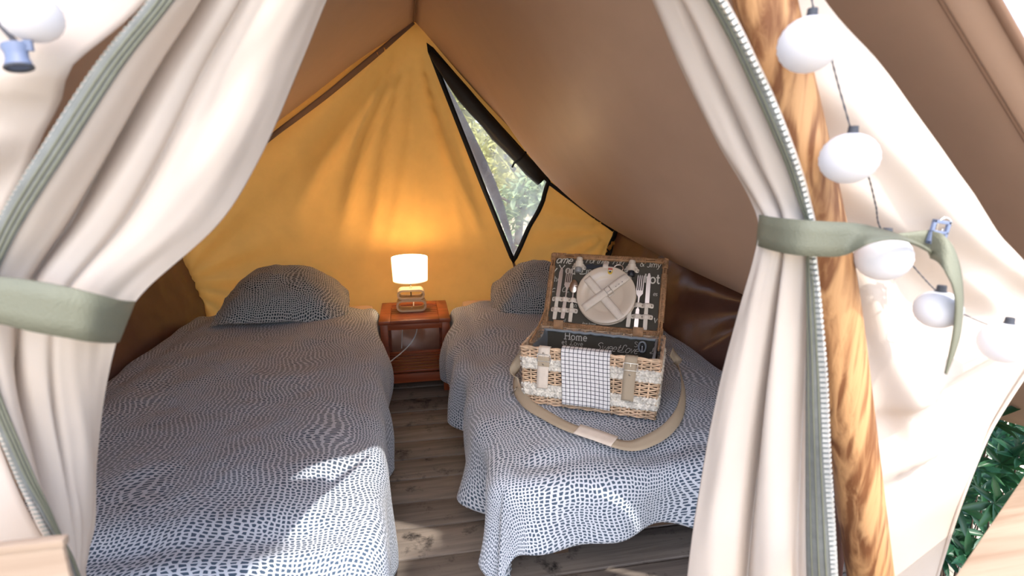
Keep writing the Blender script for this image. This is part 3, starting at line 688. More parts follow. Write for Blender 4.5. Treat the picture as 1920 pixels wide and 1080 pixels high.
def place(loc, rx, ry, rz): return Matrix.Translation(loc) @ Matrix.Rotation(R(rz), 4, 'Z') @ Matrix.Rotation(R(ry), 4, 'Y') @ Matrix.Rotation(R(rx), 4, 'X')
pillow('pillow', 'plump spotted pillow at head of left bed by ochre canvas', place((-.66, 2.92, .55), 24, 5, 3), .66, .47, .135, 1)
pillow('pillow.001', 'spotted pillow at head of right bed, partly behind basket lid', place((.72, 2.84, .545), 26, -4, -6), .64, .45, .135, 5)

# ================================================================== NIGHTSTAND AND LAMP
ns = thing('nightstand', 'reddish teak slatted bedside table between the two beds', 'table', (0, 0, 0))
X0, X1, Y0, Y1, ZT = -.192, .186, 2.775, 3.165, .42
for x in (X0 + .006, X1 - .046):
    for y in (Y0 + .006, Y1 - .046): obj('leg', MB().box(x, x + .04, y, y + .04, 0, ZT - .02, .003), M['teak'], ns, auto=40)
top = obj('top_frame', MB().box(X0, X0 + .06, Y0, Y1, ZT - .022, ZT, .003).box(X1 - .06, X1, Y0, Y1, ZT - .022, ZT, .003).box(X0 + .06, X1 - .06, Y0, Y0 + .075, ZT - .022, ZT, .002).box(X0 + .06, X1 - .06, Y1 - .075, Y1, ZT - .022, ZT, .002), M['teak'], ns, auto=40)
for k in range(6):
    y = lerp(Y0 + .079, Y1 - .113, k / 5); obj('top_slat', MB().box(X0 + .061, X1 - .061, y, y + .034, ZT - .020, ZT - .003, .002), M['teak'], top, auto=40)
for (a, b_) in (((X0 + .046, X1 - .046), (Y0 + .012, Y0 + .03)), ((X0 + .046, X1 - .046), (Y1 - .03, Y1 - .012))):
    obj('apron', MB().box(*a, *b_, ZT - .055, ZT - .022, .002), M['teak'], ns, auto=40)
    obj('lower_rail', MB().box(*a, *b_, .06, .11, .002), M['teak'], ns, auto=40)
for x in (X0 + .012, X1 - .030): 
    obj('side_apron', MB().box(x, x + .018, Y0 + .046, Y1 - .046, ZT - .055, ZT - .022, .002), M['teak'], ns, auto=40)
    obj('side_rail', MB().box(x, x + .018, Y0 + .046, Y1 - .046, .06, .11, .002), M['teak'], ns, auto=40)
for k in range(7):
    y = lerp(Y0 + .035, Y1 - .075, k / 6); obj('shelf_slat', MB().box(X0 + .03, X1 - .03, y, y + .032, .11, .124, .003), M['teak'], ns, auto=40)
LX, LY = -.018, 2.98
lp = thing('table_lamp', 'lit table lamp with white drum shade and stacked wooden loop base', 'lamp', (LX, LY, ZT))
def stadium(w, h, r, n=10):
    o = []
    for (cx, a0) in ((w / 2 - r, -90), (-w / 2 + r, 90)):
        for k in range(n + 1): a = R(a0 + 180 * k / n); o.append((cx + r * math.cos(a), r * math.sin(a) * (h / 2 / r)))
    return o
def loop(name, w, h, d, z, th):
    o = stadium(w, h, h / 2); i_ = stadium(w - 2 * th, h - 2 * th, h / 2 - th); n = len(o); vs = []
    for y in (-d / 2, d / 2):
        vs += [(x, y, z + q) for x, q in o]; vs += [(x, y, z + q) for x, q in i_]
    fs = []
    for k in range(n):
        j = (k + 1) % n
        fs += [(k, j, n + j, n + k), (2 * n + k, 3 * n + k, 3 * n + j, 2 * n + j), (k, 2 * n + k, 2 * n + j, j), (n + k, n + j, 3 * n + j, 3 * n + k)]
    return obj(name, MB().add(vs, fs), M['bamboo'], lp, auto=35)
loop('lower_loop', .168, .068, .085, .034, .011); loop('upper_loop', .152, .058, .085, .098, .011)
obj('lamp_rod', MB().tube([(0, 0, .05), (0, 0, .25)], .004, 12), M['chrome'], lp)
for z_ in (.122, .066): obj('rod_nut', MB().tube([(0, 0, z_), (0, 0, z_ + .007)], .008, 8), M['chrome'], lp, flat=True)
shd = obj('lamp_shade', MB().lathe([(.096, .172), (.100, .305), (.0985, .305), (.0945, .172), (.096, .172)], n=48), M['shade'], lp, auto=40)
for (r_, z_) in ((.0985, .304), (.095, .174)):
    m = MB().tube([(r_ * math.cos(k * math.pi / 20), r_ * math.sin(k * math.pi / 20), z_) for k in range(40)], .0014, 5, closed=True); obj('shade_ring', m, M['white_plastic'], shd)
for k in range(3): obj('ring_spoke', MB().tube([(0, 0, .188), (.095 * math.cos(k * 2.094), .095 * math.sin(k * 2.094), .176)], .0012, 5), M['white_plastic'], shd)
obj('bulb', MB().lathe([(0, -.034), (.013, -.034), (.014, -.014), (.026, .012), (.028, .026), (.022, .042), (.008, .049), (0, .05)], (0, 0, .225), 20), M['bulb'], lp)
pl = bpy.data.lights.new('lamp_light', 'POINT'); pl.energy = 5.5; pl.color = (1, .76, .47); pl.shadow_soft_size = .03
po = bpy.data.objects.new('lamp_light', pl); COL.objects.link(po); po.parent = lp; po.location = (0, 0, .295)
cd = spline([(0, .0, .01), (.01, .05, .006), (.015, .14, .006), (-.04, .183, .004), (-.06, .192, -.02), (-.066, .192, -.09), (-.07, .185, -.16), (-.055, .15, -.22), (0, .10, -.19), (.035, .12, -.10), (.03, .186, -.055)], 8)
cd = spline([(0, .0, .012), (.01, .05, .004), (.012, .14, .003), (.016, .189, .002), (.022, .192, -.05), (.024, .10, -.09), (.022, .0, -.13), (-.01, -.06, -.175), (-.06, -.12, -.205), (-.12, -.17, -.235), (-.17, -.20, -.27), (-.172, -.19, -.405)], 8)
obj('power_cord', MB().tube(cd, .0032, 8), M['white_plastic'], lp)
sw = obj('switch_cord', MB().tube(spline([(-.058, .186, -.058), (-.060, .180, -.12), (-.064, .178, -.19), (-.072, .16, -.285)], 6), .0032, 8), M['white_plastic'], lp)
obj('inline_switch', MB().box(-.074, -.054, .170, .186, -.165, -.105, .005), M['white_plastic'], sw, auto=40)

# ================================================================== OUTSIDE: rail, post, shrubs
rl = thing('deck_rail', 'pale pine rail slanting at the lower right corner before green shrub', 'rail', (0.7755, 0.513, 0.74))
a, b_ = Vector((0.654, 0.4555, 0.74)), Vector((0.9906, 0.6217, 0.74)); dr = (b_ - a).normalized(); sd_ = Vector((dr.y, -dr.x, 0))
Mx = Matrix((dr, -sd_, Vector((0, 0, 1)))).transposed().to_4x4(); Mx.translation = a
obj('rail_board', MB().box(-.5, .9, -.092, 0, -.045, 0, .004).tf(Mx), M['rail'], rl, True, auto=40)
obj('rail_post', MB().box(.55, .63, -.08, -.012, -.96, -.045, .004).tf(Mx), M['rail'], rl, True, auto=40)
ps = thing('pale_board', 'blurred pale flat topped board at the lower left before the curtain', 'board', (-0.3408, 0.46, 0.9124))
c = Vector((-0.3059, 0.46, 0.9326))
obj('board_face', MB().box(c.x - .20, c.x - .002, .461, .467, -.03, c.z - .008, .003), M['rail'], ps, True, auto=40)
obj('board_cap', MB().box(c.x - .202, c.x, .4595, .4685, c.z - .008, c.z, .002), M['rail'], ps, True, auto=40)
def leafmesh(L, w, fold, curl):
    m = MB(); vs = []; N = 5
    for i in range(N + 1):
        f = i / N; ww = w * math.sin(math.pi * (f * .86 + .07)) ** .8 if 0 < i < N else w * .06; z = -curl * f * f
        vs += [(-ww / 2, L * f, z + fold * ww), (0, L * f, z), (ww / 2, L * f, z + fold * ww)]
    return m.add(vs, [(i * 3 + k, i * 3 + k + 1, i * 3 + k + 4, i * 3 + k + 3) for i in range(N) for k in range(2)])
def shrub(name, label, c, spread, nros, rr, nobj):
    root = thing(name, label, 'shrub', (c[0], c[1], -.2)); sm = MB(); extra = MB()
    proto = leafmesh(.078, .017, .3, .014); me = None; cnt = 0; ros = []
    for k in range(nros):
        p = Vector((c[0] + rr.uniform(-1, 1) * spread[0], c[1] + rr.uniform(-1, 1) * spread[1], c[2] + rr.uniform(-1, 1) * spread[2])); ros.append(p)
    ros.sort(key=lambda p: (p - Vector((0, 0, 1.25))).length)
    for p in ros:
        base = Vector((lerp(p.x, c[0], .5), lerp(p.y, c[1], .3), -.2)); up = (Vector((-.45, -.55, .7)) + Vector((rr.uniform(-.5, .5), rr.uniform(-.5, .5), rr.uniform(-.3, .3)))).normalized()
        if rr.random() < .3: sm.tube(spline([base, base.lerp(p, .6) + Vector((0, 0, .04)), p - up * .02, p], 4), .0022, 5)
        e1 = up.cross(Vector((0, 0, 1))).normalized(); e2 = up.cross(e1); nl = rr.randint(8, 11); ph = rr.uniform(0, 6)
        for q in range(nl):
            th = ph + q * 2.4; el = R(rr.uniform(8, 55)); dv = ((e1 * math.cos(th) + e2 * math.sin(th)) * math.cos(el) + up * math.sin(el)).normalized()
            xx = dv.cross(up).normalized(); zz = xx.cross(dv).normalized(); s_ = rr.uniform(.7, 1.15)
            Mx = Matrix((xx * s_, dv * s_, zz * s_)).transposed().to_4x4(); Mx.translation = p + up * rr.uniform(-.012, .008)
            if cnt < nobj:
                if me is None: o = obj('leaf', proto, M['leaf'], root, True); me = o.data
                else:
                    o = bpy.data.objects.new('leaf', me); COL.objects.link(o); o.parent = root; o.matrix_parent_inverse = wm(root).inverted()
                o.matrix_basis = Mx; cnt += 1
            else:
                extra.add([Mx @ v for v in proto.v], proto.f)
    obj('branches', sm, M['bark'], root, True)
    if extra.v: stuff(obj('foliage', extra, M['leaf'], root, True))
    return root
shrub('leafy_shrub', 'dark green glossy leaved shrub between front canvas and pale rail', (1.78, 1.22, .46), (.42, .30, .48), 210, random.Random(3), 290)
def tree(name, label, c, sp, n, size, mat, seed, trunk=True):
    rr = random.Random(seed); root = thing(name, label, 'tree', (c[0], c[1], -.15)); m = MB(); lf = leafmesh(size, size * .42, .2, .01)
    blobs = [(Vector((rr.gauss(0, .5) * sp[0], rr.gauss(0, .5) * sp[1], rr.uniform(-1, 1) * sp[2])), rr.uniform(.25, .5)) for _ in range(40)]
    for k in range(n):
        b_, r_ = rr.choice(blobs); d_ = Vector((rr.gauss(0, 1), rr.gauss(0, 1), rr.gauss(0, 1))).normalized() * r_ * rr.uniform(.6, 1.05) * min(sp)
        p = Vector(c) + b_ + d_; Mx = Matrix.Translation(p) @ Matrix.Rotation(rr.uniform(0, 6.3), 4, 'Z') @ Matrix.Rotation(rr.uniform(-1.2, .6), 4, 'X') @ Matrix.Scale(rr.uniform(.6, 1.2), 4)
        m.add([Mx @ v for v in lf.v], lf.f)
    stuff(obj('foliage', m, mat, root, True))
    t_ = MB(); t_.tube(spline([(c[0], c[1], -.2), (c[0] + .08, c[1], c[2] * .5), (c[0] - .04, c[1] + .05, c[2])], 5), [.06 - .03 * k / 10 for k in range(11)], 8)
    for b_, r_ in blobs[:10]: t_.tube([Vector((c[0], c[1], c[2] * .5)), Vector(c) + b_ * .5, Vector(c) + b_], [.02, .014, .006], 6)
    obj('trunk', t_, M['bark'], root, True)
    return root
tree('garden_tree', 'yellow-green sunlit tree seen through upper part of the window', (1.35, 6.9, 2.1), (1.25, .8, 1.4), 7000, .16, M['leaf_far'], 1)
tree('garden_bush', 'cooler green bush low in the window view', (1.85, 5.6, .75), (1.0, .5, .66), 4200, .12, M['leaf_far2'], 2)
tree('garden_tree.001', 'pale green tree farther back, left in the window view', (-.6, 10.5, 2.3), (1.7, 1.0, 2.3), 6000, .2, M['leaf_far'], 4)
tree('garden_tree.002', 'green tree farther back, right in the window view', (4.6, 10.2, 2.0), (1.9, 1.0, 2.2), 6000, .2, M['leaf_far'], 5)
tree('garden_tree.003', 'wide pale tree closing the window view behind the others', (2.2, 13.5, 2.4), (3.2, 1.2, 2.6), 7000, .26, M['leaf_far'], 8)

# ---- added unseen tree behind the photographer: limbs shaped to shade the doorway
def added_shade_tree():
    rr = random.Random(11); d = SUN_DIR.normalized(); c0 = Vector((.6, -3.4, 0)); root = thing('added_shade_tree', 'added unseen leafy tree behind the viewer, limbs placed to shade the doorway', 'tree', (c0.x, c0.y, -.2))
    m = MB(); lf = leafmesh(.10, .05, .2, .01); t_ = MB()
    t_.tube(spline([(c0.x, c0.y, -.2), (c0.x + .1, c0.y, 1.8), (c0.x - .05, c0.y + .1, 3.6), (c0.x, c0.y + .4, 4.6)], 6), [.13 - .09 * k / 18 for k in range(19)], 10)
    # limbs: (point it shades, half width across, half length up, density)
    for (q, wx, wz, n) in ((Vector((.30, .62, .50)), .17, .52, 1500), (Vector((-.49, .60, .95)), .13, .36, 1200), (Vector((.35, .62, 1.16)), .15, .32, 1200), (Vector((.22, .62, 1.0)), .15, .30, 1300), (Vector((-.36, .62, 1.42)), .12, .20, 900)):
        c = q - d * 4.6; up = Vector((0, -d.z, d.y)).normalized()
        t_.tube(spline([(c0.x, c0.y + .2, 3.2), Vector((c0.x, c0.y + .2, 3.2)).lerp(c, .6) + Vector((0, 0, .15)), c], 6), [.05 - .003 * k for k in range(13)], 8)
        for k in range(n):
            while True:
                a, b, e = rr.uniform(-1, 1), rr.uniform(-1, 1), rr.uniform(-1, 1)
                if a * a + b * b + e * e * .5 < 1: break
            p = c + Vector((1, 0, 0)) * a * wx + up * b * wz * .8 + d * e * .3
            Mx = Matrix.Translation(p) @ Matrix.Rotation(rr.uniform(0, 6.3), 4, 'Z') @ Matrix.Rotation(rr.uniform(-1, .6), 4, 'X'); m.add([Mx @ v for v in lf.v], lf.f)
    stuff(obj('foliage', m, M['leaf_far2'], root, True)); obj('trunk', t_, M['bark'], root, True)
added_shade_tree()
# ================================================================== PICNIC BASKET (open) ON THE RIGHT BED
BW, BD, BH, LL, LEAN = .425, .225, .2, .28, 28
MB_ = Matrix.Translation((.3525, 1.632, .452)) @ Matrix.Rotation(R(-28.55), 4, 'Z')
bk = thing('picnic_basket', 'open wicker picnic basket with printed lining on the right bed', 'basket', M=MB_)
def flare(z): return .009 * z / BH
# --- woven walls: stakes, willow rods and plaited grass bands, one mesh per wall side
def wallpt(side, s, z, off=0):
    """side 0 front,1 right,2 back,3 left ; s along the wall in metres"""
    f = flare(z)
    if side == 0: return Vector((-f + s * (BW + 2 * f) / BW, -f - off, z))
    if side == 1: return Vector((BW + f + off, -f + s * (BD + 2 * f) / BD, z))
    if side == 2: return Vector((BW + f - s * (BW + 2 * f) / BW, BD + f + off, z))
    return Vector((-f - off, BD + f - s * (BD + 2 * f) / BD, z))
def plait(m, side, ln, z0, z1, sd):
    h = (z1 - z0); rows_ = 2
    for rr_ in range(rows_):
        zc = z0 + h * (rr_ + .5) / rows_
        for q in range(3):
            pts = []; n = int(ln / .006)
            for k in range(n + 1):
                s = ln * k / n; ph = s / .030 * 2 * math.pi + q * 2.094
                pts.append(wallpt(side, s, zc + math.sin(ph) * h * .19 + .0015 * nz(s * 60, q, sd), .002 + .0045 * math.sin(2 * ph) + .002 * nz(s * 90, q + 5, sd)))
            m.tube(pts, [.0058 + .0022 * nz(i * .9, q * 3, sd + rr_) for i in range(len(pts))], 6)
        # loose fibres
        for q in range(int(ln / .012)):
            s = rnd.uniform(.005, ln - .005); a = wallpt(side, s, zc + rnd.uniform(-.4, .4) * h / 2, .006); b = wallpt(side, min(ln, s + rnd.uniform(-.01, .02)), zc + rnd.uniform(-.5, .5) * h / 2, .011)
            m.tube([a, a.lerp(b, .5) + Vector((0, -.001, .001)), b], .0007, 4)
body = None
names = ['front_weave', 'side_weave', 'back_weave', 'side_weave']
for side, ln in ((0, BW), (1, BD), (2, BW), (3, BD)):
    m = MB(); sp = .027; ns_ = int(round(ln / sp))
    for k in range(ns_ + 1):
        s = ln * k / ns_; m.tube([wallpt(side, s, z) for z in (0, .05, .1, .15, BH)], .0033, 6)
    for (z0, z1, st_) in ((.004, .030, .0058), (.080, .126, .0074), (.168, .199, .0062)):
        n = int((z1 - z0) / st_)
        for r_ in range(n + 1):
            z = z0 + st_ * r_; par = r_ % 2; N = ns_ * 6
            m.tube([wallpt(side, ln * k / N, z + .0008 * nz(k * .2, r_, side), .0034 * math.cos(math.pi * (k / 6) + par * math.pi)) for k in range(N + 1)], [.0026 + .0006 * nz(k * .3, r_ * 2) for k in range(N + 1)], 5)
    obj(names[side], m, M['willow'], bk)
    m = MB(); plait(m, side, ln, .032, .076, side); plait(m, side, ln, .128, .167, side + 7); stuff(obj('grass_plait', m, M['seagrass'], bk))
m = MB()
loopz = [wallpt(0, BW * k / 30, BH) for k in range(30)] + [wallpt(1, BD * k / 16, BH) for k in range(16)] + [wallpt(2, BW * k / 30, BH) for k in range(30)] + [wallpt(3, BD * k / 16, BH) for k in range(16)]
for q in range(2): m.tube([p + Vector((math.cos(i * .9 + q * 3.1) * .003, math.cos(i * .9 + q * 3.1) * .003, math.sin(i * .9 + q * 3.1) * .003 + .002)) for i, p in enumerate(loopz)], .0034, 6, closed=True)
stuff(obj('rim', m, M['willow'], bk))
obj('base', MB().box(.004, BW - .004, .004, BD - .004, 0, .006), M['willow'], bk, flat=True)
# --- lining: a cloth box with a grey quilted edge
m = MB(); i_ = .010
m.grid(lambda u, v: Vector((lerp(i_, BW - i_, u), BD - i_ - .002 + .003 * nz(u * 6, v * 3, 2), lerp(.05, .197, v))), 30, 8)
m.grid(lambda u, v: Vector((lerp(i_, BW - i_, u), i_ + .003 * nz(u * 6, v * 3, 4), lerp(.05, .192, v))), 30, 8)
m.grid(lambda u, v: Vector((lerp(i_, BW - i_, u), lerp(i_, BD - i_, v), .05)), 4, 4)
m.grid(lambda u, v: Vector((BW - i_ + .002 * nz(u * 6, v * 3, 7), lerp(i_, BD - i_, u), lerp(.05, .194, v))), 12, 8)
lin = obj('lining', m, M['lining'], bk)
m = MB(); m.grid(lambda u, v: Vector((i_ + .001 + .012 * nz(u * 3, v * 2, 4) + .012, lerp(i_, BD - i_, u), lerp(.05, .196, v))), 12, 8)
obj('grey_side_lining', m, M['lining_grey'], bk, label='shiny blue-grey side of the lining')
m = MB(); m.tube([Vector((lerp(.012, BW - .012, k / 40), BD - .016 + .003 * nz(k * .4, 2), .195 + .004 * nz(k * .5, 7))) for k in range(41)], [.0055 + .0015 * nz(k * .7, 3) for k in range(41)], 8)
m.tube([Vector((BW - .014 + .002 * nz(k * .4, 9), lerp(.02, BD - .02, k / 20), .195)) for k in range(21)], .005, 8)
obj('lining_edge', m, M['lining_grey'], bk)
for x in (.364,):
    m = MB(); n = 18
    o_ = [(x + .012 * math.cos(a), .019 * math.sin(a)) for a in [2 * math.pi * k / n for k in range(n)]]
    m.tube([Vector((p[0], BD - .030, .170 + p[1])) for p in o_], .0035, 6, closed=True); z_ = obj('zip_puller', m, M['lining_grey'], bk)
    m = MB(); m.box(x - .005, x + .005, BD - .032, BD - .028, .152, .178, .001)
    obj('puller_slot', m, M['darkthing'], z_, auto=40)
    m = MB()
    for q in range(4): m.box(x - .002, x + .002, BD - .0335, BD - .032, .155 + q * .0055, .158 + q * .0055)
    stuff(obj('puller_marks', m, M['white_plastic'], z_, flat=True))
# --- stroke lettering (own simple glyphs)
def arc(cx, cy, rx, ry, a0, a1, n=9): return [(cx + rx * math.cos(R(lerp(a0, a1, k / n))), cy + ry * math.sin(R(lerp(a0, a1, k / n)))) for k in range(n + 1)]
GL_ = {
 'H': (.8, [[(.1, 0), (.1, 1)], [(.7, 0), (.7, 1)], [(.1, .5), (.7, .5)], [(0, 0), (.2, 0)], [(.6, 0), (.8, 0)], [(0, 1), (.2, 1)], [(.6, 1), (.8, 1)]]),
 'h': (.55, [[(.08, 0), (.08, 1)], [(.08, .4)] + arc(.27, .4, .19, .24, 160, 0) + [(.46, 0)]]),
 'o': (.6, [arc(.3, .32, .25, .32, 90, 450, 16)]), 'e': (.56, [[(.06, .34), (.5, .34)] + arc(.28, .32, .23, .32, 10, 320, 14)]),
 'm': (.9, [[(.08, 0), (.08, .62)], [(.08, .42)] + arc(.25, .42, .17, .22, 160, 0) + [(.42, 0)], [(.42, .42)] + arc(.60, .42, .18, .22, 160, 0) + [(.78, 0)]]),
 'F': (.7, [[(.2, 0), (.25, .95)], [(.0, .85), (.12, 1), (.65, 1)], [(.1, .52), (.5, .54)]]), 'P': (.7, [[(.12, 0), (.15, 1)], [(.0, .9), (.15, 1)] + arc(.36, .75, .25, .25, 90, -90)]),
 'r': (.42, [[(.08, 0), (.08, .62)], [(.08, .40)] + arc(.26, .40, .18, .22, 150, 50)]), 't': (.42, [[(.2, .95), (.2, .1), (.3, .0), (.4, .06)], [(.04, .64), (.38, .64)]]),
 'u': (.56, [[(.06, .62), (.06, .2)] + arc(.25, .2, .19, .2, 180, 360) + [(.44, .62), (.44, 0)]]), '&': (.75, [[(.7, 0), (.15, .75)] + arc(.3, .82, .16, .16, 200, -30) + [(.1, .35)] + arc(.28, .22, .22, .22, 150, 330) + [(.65, .4)]]),
 'J': (.5, [[(.4, 1), (.4, .15)] + arc(.22, .16, .18, .18, 0, -160)]), 'i': (.22, [[(.1, 0), (.1, .6)], [(.1, .8), (.1, .86)]]), 'y': (.55, [[(.05, .62), (.26, .05)], [(.5, .62), (.2, -.25), (.05, -.3)]]),
 'w': (.8, [[(.02, .62), (.2, 0), (.4, .55), (.58, 0), (.76, .62)]]), 'Y': (.75, [[(.02, 1), (.36, .5), (.7, 1)], [(.36, .5), (.36, 0)], [(.24, 0), (.48, 0)]]), 'v': (.5, [[(.02, .62), (.22, 0), (.44, .62)]]),
 'L': (.7, [arc(.4, .85, .18, .16, -20, 200, 8) + [(.28, .3)] + arc(.14, .12, .14, .12, 60, 300) + [(.45, .02), (.7, .1)]]), 'S': (.75, [arc(.42, .78, .26, .22, 20, 230, 9) + arc(.34, .26, .28, .28, 60, -150, 10)]),
 'l': (.2, [[(.1, 0), (.1, 1)]]), 'n': (.55, [[(.08, 0), (.08, .62)], [(.08, .40)] + arc(.27, .40, .19, .22, 160, 0) + [(.46, 0)]]), 'C': (.7, [arc(.38, .5, .34, .48, 40, 320, 14)]), 'c': (.5, [arc(.28, .32, .24, .32, 45, 315, 10)]),
 'd': (.56, [arc(.27, .3, .22, .3, 90, 450, 14), [(.48, 0), (.48, 1)]]), 's': (.42, [arc(.22, .46, .16, .16, 30, 250, 8) + arc(.2, .16, .18, .16, 70, -150, 8)]), 'E': (.65, [[(.6, 1), (.1, 1), (.1, 0), (.6, 0)], [(.1, .5), (.5, .5)]]), ' ': (.4, []), '.': (.2, [[(.08, 0), (.12, .04)]]), 'G': (.8, [arc(.4, .5, .36, .48, 40, 330, 14) + [(.74, .42), (.5, .42)]]),
}
def letters(m, text, x, y, size, shear=0, wt=.10, fn=None, rot=0, sp=.06, serif=False):
    cx = 0
    for ch in text:
        w, strokes = GL_[ch]
        if serif:
            strokes = list(strokes)
            for s_ in list(strokes):
                for e in (s_[0], s_[-1]):
                    if abs(e[1]) < .02 and ch not in 'eo.cCSs': strokes.append([(e[0] - .1, .0), (e[0] + .1, .0)])
        for s_ in strokes:
            pts = [Vector(((cx + p[0] + shear * p[1]) * size, p[1] * size)) for p in s_]; hw = wt * size / 2; A, B = [], []
            for i, p in enumerate(pts):
                t_ = pts[min(i + 1, len(pts) - 1)] - pts[max(i - 1, 0)]; t_ = t_.normalized() if t_.length > 1e-9 else Vector((1, 0))
                n_ = Vector((-t_.y, t_.x)) * hw
                for L_, q in ((A, p + n_), (B, p - n_)):
                    c_, s2 = math.cos(rot), math.sin(rot); L_.append(fn(x + q.x * c_ - q.y * s2, y + q.x * s2 + q.y * c_))
            k = len(A); m.add(A + B, [(i, i + 1, k + i + 1, k + i) for i in range(k - 1)])
        cx += w + sp
    return m
def backin(x, z): return Vector((x, BD - i_ - .0075, z))
for (tx, x, z, s_, sh, wt, sf) in (('Home', .088, .166, .026, 0, .13, True), ('et Love', .078, .145, .018, 0, .09, True), ('Sweet', .198, .138, .028, .45, .075, False), ('Love', .283, .138, .028, .45, .075, False), ('Sw', .335, .164, .018, 0, .09, True), ('L', .390, .145, .022, .3, .09, False)):
    obj('printed_word', letters(MB(), tx, x, z, s_, sh, wt, backin, 0, .10 if sf else .0, sf), M['print'], lin, flat=True)
# --- lid
ML = Matrix.Translation((0, BD + .006, BH + .004)) @ Matrix.Rotation(R(-LEAN), 4, 'X')     # lid plane: x along, z up, -y towards the front
def frame_weave(m):
    n = 64
    for (a, b) in (((0, 0), (BW, 0)), ((BW, 0), (BW, LL)), ((BW, LL), (0, LL)), ((0, LL), (0, 0))):
        a = Vector((a[0], 0, a[1])); b = Vector((b[0], 0, b[1])); d = (b - a); ln = d.length; d.normalize(); inn = Vector((-d.z, 0, d.x))
        for off in (.003, .012): m.tube([a + inn * off, b + inn * off], .0042, 6)
        for yy in (.010, .020, .030): m.tube([a + inn * .003 + Vector((0, yy, 0)), b + inn * .003 + Vector((0, yy, 0))], .0038, 6)
        k = 0; s = .004
        while s < ln:
            p = a + d * s + inn * .0075; w = .010
            if not (.10 < s / ln < .17 or .80 < s / ln < .87):
                m.tube([p - inn * w + Vector((0, .012, 0)), p - inn * w * .9 + Vector((0, -.002, 0)), p + Vector((0, -.0058, 0)) + d * .0015, p + inn * w * .9 + Vector((0, .002, 0)), p + inn * w + Vector((0, .012, 0))], .0021, 5)
            s += .0052
    for k in range(30):
        z = .016 + (LL - .03) * k / 29; m.tube([Vector((lerp(.006, BW - .006, q / 12), .030 + .003 * math.cos(q * math.pi + k * math.pi), z)) for q in range(13)], .003, 5)
m = MB(); frame_weave(m); lid = stuff(obj('lid', m.tf(ML), M['willow_dark'], bk))
lid.name = 'lid'
def lidp(x, z, y=0): return ML @ Vector((x, y, z))
i2 = .018
m = MB().grid(lambda u, v: lidp(lerp(i2 - .004, BW - i2 + .004, u), lerp(i2 - .004, LL - i2 + .004, v), .006 - .0012 * nz(u * 5, v * 4, 3)), 30, 20)
obj('lid_lining', m, M['lining'], lid)
def lf(x, z): return lidp(x, z, .0035)
words = [('ome', (0.0167, 0.2433), .030, .35, .11, False), ('For', (0.1274, 0.2503), .023, .35, .09, False), ('the', (0.1688, 0.2506), .023, .35, .09, False), ('Furr', (0.2271, 0.2507), .023, .35, .09, False), ('&', (0.3285, 0.2491), .022, .1, .09, False), ('Jimy', (0.354, 0.248), .022, .15, .09, False),
         ('y', (0.0052, 0.2049), .030, .3, .11, False), ('You', (0.0314, 0.2045), .032, 0, .13, True), ('Line', (0.1135, 0.2057), .030, .1, .12, False), ('the', (0.0102, 0.1714), .020, 0, .09, True), ('Gc', (0.0523, 0.1323), .022, .35, .09, False), ('c.', (0.0139, 0.1299), .022, .35, .09, False),
         ('hot', (0.3501, 0.1887), .034, 0, .15, False), ('sweet', (0.0419, 0.0153), .010, .2, .10, False), ('d', (0.0722, 0.0179), .014, .2, .09, False), ('love home', (0.144, 0.0159), .010, .3, .08, False), ('es', (0.3837, 0.143), .015, .2, .09, False), ('w', (0.3935, 0.0459), .028, .1, .12, False), ('n', (0.1076, 0.0781), .016, .1, .1, True)]
for (tx, p, s_, sh, wt, sf) in words:
    obj('printed_word', letters(MB(), tx, p[0], p[1], s_, sh, wt, lf, R(0), .08 if sf else 0, sf), M['print'], lid, flat=True)
# leather holders, riveted on the lid
def holder(path, w, nm='cutlery_holder'):
    """path: list of (x, z, lift)"""
    P_ = spline([Vector((p[0], -p[2], p[1])) for p in path], 6); A, B = [], []
    for i, p in enumerate(P_):
        t_ = (P_[min(i + 1, len(P_) - 1)] - P_[max(i - 1, 0)]); t_ = Vector((t_.x, 0, t_.z)).normalized(); n_ = Vector((-t_.z, 0, t_.x)) * w / 2
        k = min(1, .35 + .65 * math.sqrt(min(i, len(P_) - 1 - i) / 4)) if min(i, len(P_) - 1 - i) < 4 else 1
        A.append(ML @ (p + n_ * k)); B.append(ML @ (p - n_ * k))
    return obj(nm, MB().pairs(A, B, 1), M['leather'], lid, solid=.0016)
def rivet(x, z, par, y=-.003): 
    obj('rivet', MB().lathe([(0, .0024), (.0024, .0018), (.0034, 0), (.0034, -.001)], n=10).tf(ML @ Matrix.Translation((x, y, z)) @ Matrix.Rotation(R(90), 4, 'X')), M['brass'], lid)
HX = [(0.0293, 0.1011), (0.0588, 0.1017), (0.0877, 0.1015), (0.1159, 0.1005)]; HX2 = [(0.0298, 0.0614), (0.0588, 0.0612), (0.087, 0.0617), (0.1166, 0.062)]
HR = [(0.3235, 0.1022), (0.3518, 0.102), (0.383, 0.1031)]; HR2 = [(0.3216, 0.0602), (0.3528, 0.0614), (0.3834, 0.062)]
for H_ in (HX, HX2, HR, HR2):
    path = []
    for i, p in enumerate(H_):
        path.append((p[0] - (.006 if i == 0 else 0), p[1], .002))
        if i == 0: path.append((p[0], p[1], .002))
        if i < len(H_) - 1:
            q = H_[i + 1]
            for f in (.3, .5, .7): path.append((lerp(p[0], q[0], f), lerp(p[1], q[1], f), .011))
    path.append((path[-1][0] + .007, path[-1][1], .002))
    h_ = holder(path, .017)
    for p in H_: rivet(p[0], p[1], h_)
